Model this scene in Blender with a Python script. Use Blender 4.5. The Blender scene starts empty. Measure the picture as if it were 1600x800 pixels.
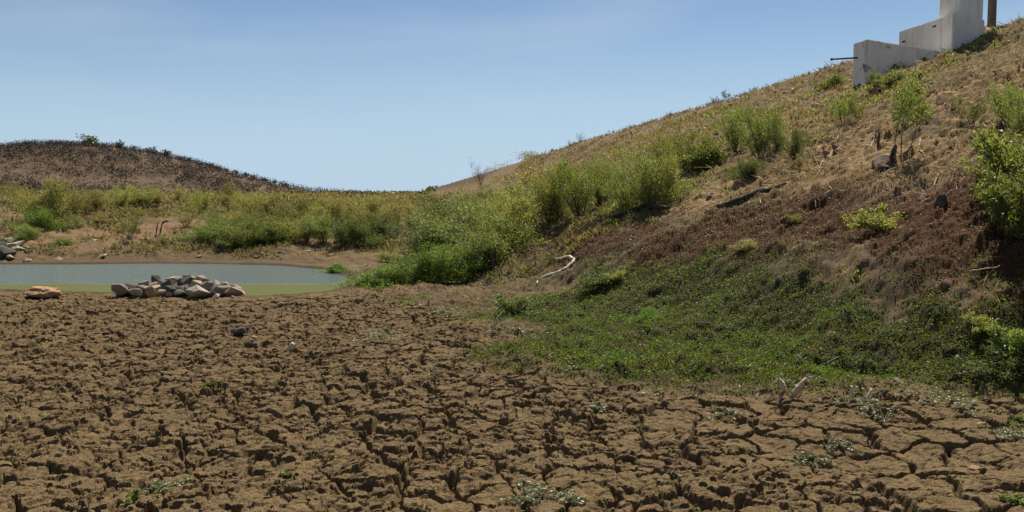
import bpy, bmesh, math, random
import numpy as np
from mathutils import Vector, Matrix, noise as mnoise

C = bpy.context.scene.collection
SC = bpy.context.scene
R = math.radians
rng = np.random.default_rng(7)
random.seed(7)

# ------------------------------------------------------------------ camera
F = 1400.0            # focal length in pixels of a 1600 px wide frame
EYE = 1.8
PITCH = math.atan(95 / F)
cam_d = bpy.data.cameras.new('camera')
cam = bpy.data.objects.new('camera', cam_d)
C.objects.link(cam)
cam.location = (0, 0, EYE)
cam.rotation_euler = (math.pi / 2 - PITCH, 0, 0)
cam_d.sensor_width = 36
cam_d.lens = 36 * F / 1600
cam_d.clip_start = .05
cam_d.clip_end = 6000
SC.camera = cam

# ------------------------------------------------------------------ sky, sun
SUN_EL, SUN_AZ = 55, 17        # azimuth clockwise from straight ahead
w = bpy.data.worlds.new('World')
SC.world = w
w.use_nodes = True
nt = w.node_tree
nt.nodes.clear()
out = nt.nodes.new('ShaderNodeOutputWorld')
bg = nt.nodes.new('ShaderNodeBackground')
sky = nt.nodes.new('ShaderNodeTexSky')
sky.sky_type = 'NISHITA'
sky.sun_disc = False
sky.sun_elevation = R(SUN_EL)
sky.sun_rotation = R(SUN_AZ)
sky.altitude = 300
sky.air_density = 1.0
sky.dust_density = 0.3
sky.ozone_density = 2.0
bg.inputs['Strength'].default_value = 0.0505
tc = nt.nodes.new('ShaderNodeTexCoord')
# thin cirrus veil, streaked
mp = nt.nodes.new('ShaderNodeMapping')
mp.inputs['Rotation'].default_value = (0.0, R(-14), 0.0)
mp.inputs['Scale'].default_value = (1.3, 1.3, 7.0)
no = nt.nodes.new('ShaderNodeTexNoise')
no.inputs['Scale'].default_value = 2.2
no.inputs['Detail'].default_value = 6
no.inputs['Roughness'].default_value = .5
cr = nt.nodes.new('ShaderNodeMapRange')
cr.inputs['From Min'].default_value = .45
cr.inputs['From Max'].default_value = .8
cr.inputs['To Max'].default_value = .34
mx = nt.nodes.new('ShaderNodeMixRGB')
mx.inputs['Color2'].default_value = (8.0, 8.6, 9.4, 1)
hs = nt.nodes.new('ShaderNodeMixRGB')
hs.blend_type = 'MULTIPLY'
hs.inputs['Fac'].default_value = 1
hs.inputs['Color2'].default_value = (0.87, 0.93, 1.0, 1)
nt.links.new(tc.outputs['Generated'], mp.inputs['Vector'])
nt.links.new(mp.outputs[0], no.inputs['Vector'])
nt.links.new(no.outputs['Fac'], cr.inputs['Value'])
nt.links.new(cr.outputs[0], mx.inputs['Fac'])
nt.links.new(sky.outputs[0], hs.inputs['Color1'])
nt.links.new(hs.outputs[0], mx.inputs['Color1'])
sxyz = nt.nodes.new('ShaderNodeSeparateXYZ')
nt.links.new(tc.outputs['Generated'], sxyz.inputs[0])
hr = nt.nodes.new('ShaderNodeMapRange'); hr.interpolation_type = 'SMOOTHSTEP'
hr.inputs['From Min'].default_value = .24; hr.inputs['From Max'].default_value = -.04
hr.inputs['To Min'].default_value = 0; hr.inputs['To Max'].default_value = .9
nt.links.new(sxyz.outputs['Z'], hr.inputs['Value'])
hz_ = nt.nodes.new('ShaderNodeMixRGB'); hz_.inputs['Color2'].default_value = (5.7, 7.9, 10.3, 1)
nt.links.new(hr.outputs[0], hz_.inputs['Fac']); nt.links.new(mx.outputs[0], hz_.inputs['Color1'])
nt.links.new(hz_.outputs[0], bg.inputs['Color'])
nt.links.new(bg.outputs[0], out.inputs['Surface'])

sd = bpy.data.lights.new('sun', 'SUN')
sd.energy = 5.0
sd.angle = R(.5)
sd.color = (1, .92, .78)
so = bpy.data.objects.new('sun', sd)
C.objects.link(so)
so.location = (0, 0, 30)
sdir = Vector((math.sin(R(SUN_AZ)) * math.cos(R(SUN_EL)), math.cos(R(SUN_AZ)) * math.cos(R(SUN_EL)), math.sin(R(SUN_EL))))
so.rotation_euler = sdir.to_track_quat('Z', 'Y').to_euler()

SC.view_settings.view_transform = 'Standard'
SC.view_settings.look = 'None'
SC.view_settings.gamma = 1
SC.view_settings.exposure = 0.68
SC.render.engine = 'CYCLES'
SC.cycles.max_bounces = 5
SC.cycles.transparent_max_bounces = 4

# ------------------------------------------------------------------ numeric helpers
def h32(ix, iy, seed):
    ix = ix.astype(np.int64); iy = iy.astype(np.int64)
    v = (ix * 374761393 + iy * 668265263 + seed * 1274126177) & 0xffffffff
    v = ((v ^ (v >> 13)) * 1274126177) & 0xffffffff
    v = ((v ^ (v >> 16)) * 2246822519) & 0xffffffff
    v = v ^ (v >> 15)
    return v.astype(np.float64) / 4294967296.0

def vnoise(x, y, scale, seed):
    x = x / scale; y = y / scale
    ix = np.floor(x); iy = np.floor(y)
    fx = x - ix; fy = y - iy
    fx = fx * fx * fx * (fx * (fx * 6 - 15) + 10); fy = fy * fy * fy * (fy * (fy * 6 - 15) + 10)
    a = h32(ix, iy, seed); b = h32(ix + 1, iy, seed)
    c = h32(ix, iy + 1, seed); d = h32(ix + 1, iy + 1, seed)
    return (a + (b - a) * fx) * (1 - fy) + (c + (d - c) * fx) * fy - .5     # -0.5..0.5

def fbm(x, y, scale, seed, n=4):
    r = 0; a = 1.0
    for i in range(n):
        ca, sa = math.cos(i * 1.1), math.sin(i * 1.1)
        r = r + a * vnoise(x * ca - y * sa, x * sa + y * ca, scale, seed + i)
        a *= .5; scale *= .5
    return r

def voro(x, y, size, seed):
    gx = x / size; gy = y / size
    ix = np.floor(gx); iy = np.floor(gy)
    f1 = np.full(x.shape, 9.0); f2 = np.full(x.shape, 9.0)
    idx = np.zeros(x.shape, np.int64); cx = np.zeros(x.shape); cy = np.zeros(x.shape)
    for dx in (-1, 0, 1):
        for dy in (-1, 0, 1):
            jx = ix + dx; jy = iy + dy
            px = jx + .08 + .84 * h32(jx, jy, seed); py = jy + .08 + .84 * h32(jx, jy, seed + 77)
            d = np.hypot(gx - px, gy - py)
            m = d < f1
            f2 = np.where(m, f1, np.minimum(f2, d))
            f1 = np.where(m, d, f1)
            idx = np.where(m, (jx.astype(np.int64) + 5000) * 20000 + jy.astype(np.int64) + 5000, idx)
            cx = np.where(m, px, cx); cy = np.where(m, py, cy)
    ed = (f2 - f1) * size
    ra = h32(idx, idx * 0, seed + 5); rb = h32(idx, idx * 0, seed + 6); rc = h32(idx, idx * 0, seed + 7)
    tilt = ((gx - cx) * (rb - .5) + (gy - cy) * (rc - .5)) * 2 * size
    return ed, idx, ra, tilt, f1

def sstep(a, b, x):
    t = np.clip((x - a) / (b - a), 0, 1)
    return t * t * (3 - 2 * t)

def sdpoly(x, y, P):
    """signed distance, positive inside"""
    d = np.full(x.shape, 1e9); ins = np.zeros(x.shape, bool)
    n = len(P)
    for i in range(n):
        x0, y0 = P[i]; x1, y1 = P[(i + 1) % n]
        ex, ey = x1 - x0, y1 - y0
        t = np.clip(((x - x0) * ex + (y - y0) * ey) / (ex * ex + ey * ey + 1e-12), 0, 1)
        d = np.minimum(d, np.hypot(x - x0 - t * ex, y - y0 - t * ey))
        c = (y0 > y) != (y1 > y)
        if abs(ey) > 1e-12:
            ins ^= c & (x < ex * (y - y0) / ey + x0)
    return np.where(ins, d, -d)

CP, SP = math.cos(PITCH), math.sin(PITCH)
def ray(px, py):
    rx = (px - 800) / F; uz = (400 - py) / F
    return np.array((rx, CP + uz * SP, -SP + uz * CP))

def flat(px, py, z=0.0):
    d = ray(px, py)
    t = (z - EYE) / d[2]
    return d[0] * t, d[1] * t

# ------------------------------------------------------------------ terrain
VPA = math.atan(160 / F)                # the dam crest runs this much left of straight ahead
CA, SA = math.cos(VPA), math.sin(VPA)
CREST_S, CREST_Z = 15.5, 6.3
POND = [flat(*p) for p in [(-420, 453), (0, 452), (100, 455), (180, 457), (300, 461), (395, 463), (450, 460), (505, 456), (538, 449), (557, 439),
                           (548, 430), (520, 421), (490, 417), (440, 413), (370, 411), (250, 409.5), (120, 411), (0, 411), (-420, 411)]]
POND[0] = (-24, POND[0][1]); POND[-1] = (-24, POND[-1][1])
WATER_Z = -0.03
MUD = [flat(*p) for p in [(-700, 405), (390, 405), (500, 430), (540, 449), (600, 459), (660, 475), (720, 492), (765, 510), (768, 540), (775, 566), (850, 583), (950, 602),
                          (1100, 614), (1200, 620), (1300, 617), (1420, 607), (1520, 612), (1700, 618), (2100, 640)]] + [(9.5, 2.0), (9.5, 1.0), (-15, 1.0)]

def toe(t):
    return np.interp(t, [0, 4, 7, 9, 11, 14, 18, 22, 30, 45, 70, 300], [12.5, 9.0, 5.6, 3.9, 2.9, 1.8, .4, -.6, -1.2, 0.5, 4.0, 6.0])

def H(x, y):
    s = x * CA + y * SA
    t = -x * SA + y * CA
    s0 = toe(t)
    u = (s - s0) / (CREST_S - s0)
    uc = np.clip(u, 0, 1)
    dam = CREST_Z * np.power(uc, 1.12) * sstep(-.02, .20, u)
    bumpc = fbm(t, s, 5.0, 31, 3) * .10
    # rounded crest, roadway, back slope
    over = np.clip(s - CREST_S, 0, 400)
    dam = np.where(s > CREST_S, CREST_Z - np.clip(over - 4.5, 0, 12) * .5, dam)
    dam = np.where(t > 450, dam * np.clip((800 - t) / 350, 0, 1), dam)
    dam = np.where(dam < 0.3, np.maximum(dam, 0), dam)
    edge = np.clip(1 - np.abs(s - CREST_S) / 1.2, 0, 1)
    dam = dam - edge * edge * .10 + bumpc * uc
    # far bank rises behind the pond
    rr = np.hypot(x, y)
    lft = sstep(8, -4, x)
    bank = np.interp(y, [0, 23.6, 25, 28, 31, 35, 42, 60, 100, 200, 4000], [0, 0, .16, .45, .86, 1.12, 1.22, 1.3, 1.25, .9, 0.4])
    bank = bank + sstep(24, 29, y) * (fbm(x, y, 6.0, 5, 4) * .50 * sstep(200, 60, y) + .25 * np.exp(-((x + 19) ** 2) / 18 - ((y - 29) ** 2) / 20))
    z = np.maximum(dam, bank) + np.minimum(dam, bank) * .25
    # gentle mud undulation
    z = z + fbm(x, y, 3.2, 11, 3) * .07 * sstep(24, 15, y) 
    # wooded hill on the far left and low far ridges
    hx, hy = x + 128, y - 265
    hill = 15.3 * np.exp(-(np.abs(hx / np.where(hx < 0, 36.0, 49.5)) ** 2.3) - (hy / 70) ** 2)
    hx2 = x + 212
    hill2 = 6.0 * np.exp(-(hx2 / 48) ** 2 - ((y - 275) / 70) ** 2)
    hh = np.maximum(hill, hill2) + np.minimum(hill, hill2) * .15
    hh = hh * (1 + .10 * fbm(x, y, 38, 15, 4))
    z = z + hh
    z = z + 3.2 * np.exp(-((y - 900) / 200) ** 2)
    # pond basin
    near = (rr < 60)
    if np.any(near):
        sdp = np.full(x.shape, -50.0)
        sdp[near] = sdpoly(x[near], y[near], POND)
        wob = vnoise(x, y, .5, 3) * .16
        z = np.where(sdp > -1.2, z * sstep(0.0, -1.2, sdp) + .0, z)
        z = z - .45 * sstep(-.12, 1.4, sdp + wob * .6) + 0.012 * sstep(-1.2, -.2, sdp) * (sdp < 0)
    return z

def H1(x, y):
    return float(H(np.array([float(x)]), np.array([float(y)]))[0])

def mudmask(x, y):
    return sstep(-.18, .22, sdpoly(x, y, MUD) + fbm(x, y, .5, 61, 3) * .35)

def mud_coords(x, y):
    return x + fbm(x, y, .28, 21, 3) * .13, y + fbm(x, y, .28, 41, 3) * .13

def mud_relief(x, y):
    wx, wy = mud_coords(x, y)
    rough = sstep(-.30, .26, fbm(x, y, 1.6, 81, 2) - (x - 3.0) * .09)      # crumblier to the left
    big = fbm(x, y, .75, 91, 4) * .095
    e1, i1, r1, t1, f1 = voro(wx, wy, .34, 1)
    wv = .5 + vnoise(x, y, .45, 95)                                     # crack opening varies
    cw = .008 + .07 * wv * wv * wv + fbm(x, y, .07, 97, 2) * .02
    z = big + (r1 - .5) * .028 + t1 * .05
    z = z - (.04 + .085 * wv) * (1 - .05 * rough) * (1 - sstep(cw * .3, cw + .02, e1))
    wx2 = x + fbm(x, y, .13, 121, 2) * .075; wy2 = y + fbm(x, y, .13, 131, 2) * .075
    e2, i2, r2, t2, f2 = voro(wx2, wy2, .125, 2)
    k2 = .45 + .55 * rough
    z = z + k2 * ((r2 - .5) * .014 + t2 * .09 - .012 * f2 * f2)
    z = z - k2 * .024 * (1 - sstep(.0, .028, e2)) * sstep(-.15, .15, vnoise(x, y, .25, 99))
    z = z - .070 * (.35 + .65 * rough) * sstep(.86, .93, r2) * sstep(-.005, .028, e2)     # missing clods
    e3, i3, r3, t3, f3 = voro(wx2 + 3, wy2, .047, 3)
    k3 = .60 + .55 * rough
    z = z + k3 * ((r3 - .5) * .013 + t3 * .13 - .016 * f3 * f3 + .014 * sstep(.8, .95, r3))
    z = z * .82 + fbm(x, y, .045, 151, 2) * .007
    return z

def slope_relief(x, y):
    e, i, r, t, f = voro(x + fbm(x, y, .3, 7, 2) * .2, y + fbm(x, y, .3, 8, 2) * .2, .30, 9)
    s = x * CA + y * SA
    k = sstep(4, 8, s) * sstep(-.2, .25, fbm(x, y, 1.8, 71, 2))
    e2, i2, r2, t2, f2 = voro(x + fbm(x, y, .1, 17, 2) * .1, y + fbm(x, y, .1, 18, 2) * .1, .13, 19)
    k2 = .65 + .45 * sstep(5.5, 8, s)
    z = fbm(x, y, .9, 73, 4) * .17
    z = z + k * ((r - .5) * .10 + t * .45) + fbm(x, y, .16, 75, 3) * .055
    z = z + k2 * ((r2 - .5) * .035 + t2 * .2 - .05 * f2 * f2 + .05 * sstep(.88, .96, r2))
    return z * sstep(60, 35, np.hypot(x, y))

def Z(x, y):
    m = mudmask(x, y)
    sdp = sdpoly(x, y, POND)
    shore = .18 + .82 * sstep(0.1, -1.3, sdp)
    z = H(x, y)
    return z + mud_relief(x, y) * m * shore + slope_relief(x, y) * (1 - m) * shore * sstep(.3, -1.5, sdp)

_DS = np.concatenate([np.arange(3, 45, .02), np.arange(45, 700, .25)])
def at(px, py, dmin=0):
    """point of the terrain under a line of sight"""
    d = ray(px, py)
    tt = _DS[_DS > dmin]
    X = d[0] * tt; Y = d[1] * tt; Zr = EYE + d[2] * tt
    m = np.nonzero(Zr < H(X, Y))[0]
    i = m[0] if len(m) else len(tt) - 1
    return Vector((X[i], Y[i], H1(X[i], Y[i])))

def at_depth(px, py, Y):
    d = ray(px, py)
    k = Y / d[1]
    return Vector((d[0] * k, Y, EYE + d[2] * k))

# zones of ground cover, as outlines lying on the terrain
def zone(pts):
    return [tuple(at(*p)[:2]) for p in pts]
GREEN = zone([(735, 497), (790, 478), (830, 462), (900, 445), (960, 426), (1060, 420), (1150, 405), (1300, 412), (1420, 445), (1600, 475), (2000, 490), (2000, 600),
              (1480, 602), (1420, 585), (1300, 600), (1200, 608), (1100, 600), (950, 590), (850, 577), (775, 560), (768, 545), (870, 528), (820, 515)])
BROWN = zone([(800, 395), (900, 345), (1000, 345), (1110, 342), (1210, 306), (1300, 300), (1450, 292), (1600, 275), (2000, 240), (2000, 490), (1600, 475), (1420, 445), (1300, 412),
              (1150, 405), (1060, 420), (960, 426), (930, 420), (900, 385), (840, 400)])
STRAW = zone([(1010, 345), (1060, 300), (1110, 272), (1200, 268), (1290, 232), (1400, 212), (1480, 205), (1560, 180), (1700, 200), (1700, 270), (1600, 280), (1450, 296), (1300, 306), (1210, 312), (1115, 346), (1050, 350)])
SHORE_G = zone([(545, 446), (575, 430), (620, 425), (640, 450), (600, 450)])

# ------------------------------------------------------------------ mesh helpers
def mesh_arrays(name, V, Q, smooth=False, cols=None):
    """V (n,3); Q (m,k) faces of k corners"""
    me = bpy.data.meshes.new(name)
    V = np.asarray(V, np.float32); Q = np.asarray(Q, np.int32)
    n, m, k = len(V), len(Q), Q.shape[1]
    me.vertices.add(n); me.vertices.foreach_set('co', V.ravel())
    me.loops.add(m * k); me.loops.foreach_set('vertex_index', Q.ravel())
    me.polygons.add(m)
    me.polygons.foreach_set('loop_start', np.arange(0, m * k, k, dtype=np.int32))
    me.polygons.foreach_set('use_smooth', np.full(m, smooth, bool))
    me.update(calc_edges=True)
    if cols is not None:
        for an, arr in cols.items():
            a = me.attributes.new(an, 'FLOAT', 'POINT')
            a.data.foreach_set('value', np.asarray(arr, np.float32).ravel())
    return me

def link(name, me, mat=None, parent=None, **props):
    o = bpy.data.objects.new(name, me)
    C.objects.link(o)
    if mat is not None and me is not None and not me.materials:
        me.materials.append(mat)
    if parent is not None:
        o.parent = parent
    for k, v in props.items():
        if v is not None:
            o[k] = v
    return o

def tag(o, label, cat, group=None):
    o['label'] = label; o['category'] = cat
    if group: o['group'] = group
    return o

def compact(V, Q, cols=None):
    u, inv = np.unique(Q.ravel(), return_inverse=True)
    return V[u], inv.reshape(Q.shape), ({k: c[u] for k, c in cols.items()} if cols else None)

# ------------------------------------------------------------------ materials
def mat_new(name):
    m = bpy.data.materials.new(name); m.use_nodes = True
    n = m.node_tree.nodes; n.clear()
    o = n.new('ShaderNodeOutputMaterial')
    return m, m.node_tree, o

class NB:
    def __init__(s, nt): s.nt = nt
    def n(s, t, **kw):
        x = s.nt.nodes.new(t)
        for k, v in kw.items(): setattr(x, k, v)
        return x
    def l(s, a, b): s.nt.links.new(a, b)
    def noise(s, scale, detail=4, rough=.55, vec=None, dist=0):
        x = s.n('ShaderNodeTexNoise'); x.inputs['Scale'].default_value = scale
        x.inputs['Detail'].default_value = detail; x.inputs['Roughness'].default_value = rough
        x.inputs['Distortion'].default_value = dist
        if vec is not None: s.l(vec, x.inputs['Vector'])
        return x.outputs['Fac']
    def rng(s, v, a, b, c=0, d=1):
        x = s.n('ShaderNodeMapRange'); s.l(v, x.inputs['Value'])
        for k, q in zip(('From Min', 'From Max', 'To Min', 'To Max'), (a, b, c, d)): x.inputs[k].default_value = q
        return x.outputs[0]
    def mix(s, f, a, b, mode='MIX'):
        x = s.n('ShaderNodeMixRGB', blend_type=mode)
        for k, q in (('Fac', f), ('Color1', a), ('Color2', b)):
            if isinstance(q, (int, float)): x.inputs[k].default_value = q
            elif isinstance(q, tuple): x.inputs[k].default_value = q + (1,) if len(q) == 3 else q
            else: s.l(q, x.inputs[k])
        return x.outputs[0]
    def math(s, op, a, b=0.0):
        x = s.n('ShaderNodeMath', operation=op)
        for i, q in enumerate((a, b)):
            if isinstance(q, (int, float)): x.inputs[i].default_value = q
            else: s.l(q, x.inputs[i])
        return x.outputs[0]
    def attr(s, name):
        x = s.n('ShaderNodeAttribute'); x.attribute_name = name
        return x.outputs['Fac']
    def pos(s):
        return s.n('ShaderNodeNewGeometry').outputs['Position']
    def pbr(s, out, col, rough=.9, bump=None, bstr=.3, bdist=.02, spec=.3, metal=0):
        p = s.n('ShaderNodeBsdfPrincipled')
        if isinstance(col, tuple): p.inputs['Base Color'].default_value = col + (1,)
        else: s.l(col, p.inputs['Base Color'])
        if isinstance(rough, (int, float)): p.inputs['Roughness'].default_value = rough
        else: s.l(rough, p.inputs['Roughness'])
        p.inputs['Specular IOR Level'].default_value = spec
        p.inputs['Metallic'].default_value = metal
        if bump is not None:
            b = s.n('ShaderNodeBump'); b.inputs['Strength'].default_value = bstr; b.inputs['Distance'].default_value = bdist
            s.l(bump, b.inputs['Height']); s.l(b.outputs[0], p.inputs['Normal'])
        if out is not None: s.l(p.outputs[0], out.inputs['Surface'])
        return p

def make_ground_mat():
    m, t, o = mat_new('earth'); b = NB(t); P = b.pos()
    n1 = b.noise(1.3, 5, .6, P); n2 = b.noise(9, 4, .6, P); n3 = b.noise(55, 3, .6, P); n4 = b.noise(.35, 3, .5, P)
    mud = b.mix(b.rng(n1, .35, .65), (.165, .115, .062), (.245, .175, .096))
    mud = b.mix(b.rng(n2, .45, .75), mud, (.300, .222, .125))
    mud = b.mix(b.rng(n3, .44, .60, 0, .75), mud, (.095, .069, .040))
    mud = b.mix(b.rng(b.noise(140, 2, .7, P), .52, .63, 0, .7), mud, (.40, .31, .185))
    soil = b.mix(b.rng(n2, .35, .65), (.155, .108, .062), (.27, .19, .112))
    soil = b.mix(b.rng(n1, .42, .62), soil, (.105, .075, .042))
    soil = b.mix(b.rng(n3, .5, .8, 0, .6), soil, (.42, .32, .21))
    straw = b.mix(b.rng(n3, .38, .62), (.18, .115, .055), (.47, .34, .18))
    straw = b.mix(b.rng(n2, .45, .65, 0, .9), straw, (.13, .082, .044))
    dryg = b.mix(b.rng(n2, .3, .7), (.17, .115, .065), (.27, .195, .115))
    green = b.mix(b.rng(n3, .35, .65), (.030, .042, .012), (.10, .080, .045))
    brown = b.mix(b.rng(n3, .3, .7), (.055, .028, .013), (.13, .068, .034))
    grass = b.mix(b.rng(n2, .3, .7), (.07, .09, .025), (.16, .135, .058))
    red = b.mix(b.rng(n2, .3, .7), (.19, .115, .065), (.32, .22, .13))
    c = b.mix(b.attr('straw'), soil, straw)
    c = b.mix(b.attr('dry'), c, dryg)
    c = b.mix(b.attr('red'), c, red)
    c = b.mix(b.math('MULTIPLY', b.attr('grass'), b.rng(n2, .38, .62, .15, 1)), c, grass)
    c = b.mix(b.attr('brown'), c, brown)
    c = b.mix(b.attr('green'), c, green)
    c = b.mix(b.attr('mud'), c, b.mix(1.0, mud, (.91, .89, .83), 'MULTIPLY'))
    c = b.mix(b.attr('wet'), c, (.055, .040, .026))
    hillc = b.mix(b.rng(b.noise(.09, 4, .6, P), .35, .65), (.072, .054, .040), (.135, .092, .062))
    hillc = b.mix(b.rng(b.noise(.4, 3, .6, P), .45, .7), hillc, (.16, .10, .06))
    c = b.mix(b.attr('hill'), c, hillc)
    c = b.mix(1.0, c, (.73, .70, .645), 'MULTIPLY')
    bh = b.math('ADD', b.math('MULTIPLY', n3, .5), b.math('MULTIPLY', b.noise(160, 3, .6, P), .4))
    b.pbr(o, c, .95, bh, .8, .03, .12)
    return m
M_GROUND = make_ground_mat()

def zone_attrs(x, y, Hs=None):
    s = x * CA + y * SA
    nz = fbm(x, y, 1.4, 201, 4)
    nf = fbm(x, y, .35, 205, 3)
    a = {}
    r = np.hypot(x, y)
    a['mud'] = mudmask(x, y) * sstep(23.5, 21, y)
    g = sstep(-.25, .25, sdpoly(x, y, GREEN) + nz * .5 + nf * .5)
    br = sstep(-.4, .5, sdpoly(x, y, BROWN) + nz * .9 + nf * .5)
    a['green'] = g * sstep(-.8, -.5, nf + nz * .4)
    a['brown'] = br * sstep(-.75, -.4, nf)
    zz = H(x, y)
    up = sstep(.6, 1.6, zz) * sstep(5, 8, s)
    st = sstep(-.5, .6, sdpoly(x, y, STRAW) + nz * .8)
    a['straw'] = np.maximum(up * sstep(-.25, .15, nz + .1), st)
    a['dry'] = sstep(4.3, 5.4, zz - fbm(x, y, 4, 207, 2)) * sstep(3, 6, s) + sstep(26, 45, y) * sstep(2.0, 3.0, s) * .9
    a['dry'] = np.clip(a['dry'], 0, 1)
    bk = (1 - sstep(.15, .55, zz + nf * .3)) * sstep(22, 24.5, y) * (y < 60)
    a['grass'] = np.clip(sstep(-.05, .30, fbm(x, y, 2.3, 209, 3) + .12 * (s < 5) * (y < 22)) * .75 * (1 - a['mud']) * (1 - bk) * (1 - st) + sstep(42, 60, y) * .35 * (s < 3), 0, 1)
    a['mud'] = np.maximum(a['mud'], bk * .9)
    a['red'] = sstep(.05, .3, fbm(x, y, 7, 211, 3) + .35 * np.exp(-((x + 20) ** 2) / 30)) * sstep(25, 27, y) * sstep(2, -4, x)
    sdp = np.where(r < 60, sdpoly(x, y, POND), -50)
    a['wet'] = np.maximum(sstep(-.42, -.02, sdp + nf * .15) * .8, bk * .45 * sstep(-2.4, -.5, sdp + nz))
    a['hill'] = sstep(2.5, 5, zz) * sstep(120, 170, y) * (x < 40)
    return a

# ------------------------------------------------------------------ ground sheet reaching the horizon
def polar(thetas, rads):
    T, Rr = np.meshgrid(thetas, rads)
    return np.sin(T) * Rr, np.cos(T) * Rr

def grid_faces(nr, nt_, wrap=False):
    i = np.arange(nr - 1)[:, None]; j = np.arange(nt_ - (0 if wrap else 1))[None, :]
    j2 = (j + 1) % nt_
    a = i * nt_ + j; b = i * nt_ + j2; c = (i + 1) * nt_ + j2; d = (i + 1) * nt_ + j
    return np.stack([a + 0 * b, d + 0 * a, c + 0 * a, b + 0 * a], -1).reshape(-1, 4)

th = np.radians(np.concatenate([np.arange(-45, 45, .28), np.arange(45, 315, 4)]))
rd = np.concatenate([[.2, 1, 2, 3], 4 * 1.022 ** np.arange(0, 320)])
rd = rd[rd < 5000]
gx, gy = polar(th, rd)
gx = gx.ravel(); gy = gy.ravel()
gz = H(gx, gy)
TH_LIM, RMIN, RMAX = 41.0, 3.3, 38.0
ang = np.degrees(np.arctan2(gx, gy)); gr = np.hypot(gx, gy)
inn = sstep(TH_LIM, TH_LIM - 1.5, np.abs(ang)) * sstep(RMIN, RMIN + .5, gr) * sstep(RMAX, RMAX - 2, gr)
far_rel = fbm(gx, gy, .8, 73, 3) * .10 * (1 - inn) * (gr < 60)
gz = gz - inn * .38 + far_rel * sstep(.5, -1, np.where(gr < 60, sdpoly(gx, gy, POND), -9))
Vg = np.stack([gx, gy, gz], 1)
GROUND = link('ground', mesh_arrays('ground', Vg, grid_faces(len(rd), len(th), True), True, zone_attrs(gx, gy)), M_GROUND, kind='structure')

# ------------------------------------------------------------------ fine slope and banks
th = np.radians(np.arange(-TH_LIM, TH_LIM, .105))
rd = [6.5]
while rd[-1] < RMAX: rd.append(rd[-1] + max(.02, rd[-1] * .0024))
rd = np.array(rd)
gx, gy = polar(th, rd); sh = gx.shape; gx = gx.ravel(); gy = gy.ravel()
sdm = sdpoly(gx, gy, MUD); sdp = sdpoly(gx, gy, POND)
gz = Z(gx, gy) - .05 * sstep(.1, .3, sdm) * (gy < 21)
Q = grid_faces(*sh)
keep = ((sdm[Q].max(1) < .45) | (gy[Q].min(1) > 20.5)) & (sdp[Q].min(1) < 1.0)
V, Q, cols = compact(np.stack([gx, gy, gz], 1), Q[keep], zone_attrs(gx, gy))
link('embankment_slope', mesh_arrays('embankment_slope', V, Q, True, cols), M_GROUND, kind='structure')

# ------------------------------------------------------------------ cracked mud, plate by plate
th = np.radians(np.arange(-TH_LIM, TH_LIM, .076))
rd = [RMIN + .4]
while rd[-1] < 21.0: rd.append(rd[-1] + max(.0135, rd[-1] * .00165))
rd = np.array(rd)
gx, gy = polar(th, rd); sh = gx.shape; gx = gx.ravel(); gy = gy.ravel()
sdm = sdpoly(gx, gy, MUD); sdp = sdpoly(gx, gy, POND)
Q = grid_faces(*sh)
keep = (sdm[Q].min(1) > -.35) & (sdp[Q].max(1) < .5)
V, Q, _ = compact(np.stack([gx, gy, gx * 0], 1), Q[keep])
V[:, 2] = Z(V[:, 0], V[:, 1])
cols = zone_attrs(V[:, 0], V[:, 1])
fc = V[Q].mean(1)
wx, wy = mud_coords(fc[:, 0], fc[:, 1])
_, cid, _, _, _ = voro(wx, wy, .34, 1)
order = np.argsort(cid, kind='stable')
ids, starts, counts = np.unique(cid[order], return_index=True, return_counts=True)
score = []
for k in range(len(ids)):
    f = order[starts[k]:starts[k] + counts[k]]
    c = fc[f].mean(0)
    vis = abs(c[0] / c[1]) < .60 and c[1] > 4.9
    score.append(counts[k] / (1 if vis else 50))
top = np.argsort(-np.array(score))[:296]
chosen = np.zeros(len(Q), bool)
for k in top:
    f = order[starts[k]:starts[k] + counts[k]]
    chosen[f] = True
    v, q, cc = compact(V, Q[f], cols)
    link('mud_plate', mesh_arrays('mud_plate', v, q, False, cc), M_GROUND, GROUND)
v, q, cc = compact(V, Q[~chosen], cols)
link('mud_clods', mesh_arrays('mud_clods', v, q, False, cc), M_GROUND, GROUND, kind='stuff')

# ------------------------------------------------------------------ water
def make_water_mat():
    m, t, o = mat_new('pond_water'); b = NB(t); P = b.pos()
    sx = b.n('ShaderNodeSeparateXYZ'); b.l(P, sx.inputs[0])
    yy = b.math('ADD', sx.outputs['Y'], b.math('MULTIPLY', b.noise(.5, 3, .5, P), .5))
    far = b.rng(yy, 18.55, 18.95)                       # the breeze only reaches the far part
    mpn = b.n('ShaderNodeMapping'); mpn.inputs['Scale'].default_value = (1, 1.8, 1); b.l(P, mpn.inputs['Vector'])
    rip = b.noise(14, 3, .6, mpn.outputs[0])
    rip2 = b.noise(45, 2, .6, mpn.outputs[0])
    hgt = b.math('MULTIPLY', b.math('ADD', rip, b.math('MULTIPLY', rip2, .35)), b.math('ADD', b.math('MULTIPLY', far, 1.0), .03))
    bp = b.n('ShaderNodeBump'); bp.inputs['Strength'].default_value = 1; bp.inputs['Distance'].default_value = .18
    b.l(hgt, bp.inputs['Height'])
    p = b.n('ShaderNodeBsdfPrincipled')
    col = b.mix(far, (.095, .100, .022), (.24, .32, .31))  # far part bluer and paler: reflected sky painted into the base colour
    b.l(col, p.inputs['Base Color'])
    b.l(b.rng(far, 0, 1, .38, .16), p.inputs['Roughness'])
    p.inputs['IOR'].default_value = 1.33
    b.l(b.rng(far, 0, 1, .06, .8), p.inputs['Specular IOR Level'])
    b.l(bp.outputs[0], p.inputs['Normal'])
    b.l(p.outputs[0], o.inputs['Surface'])
    return m
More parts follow.
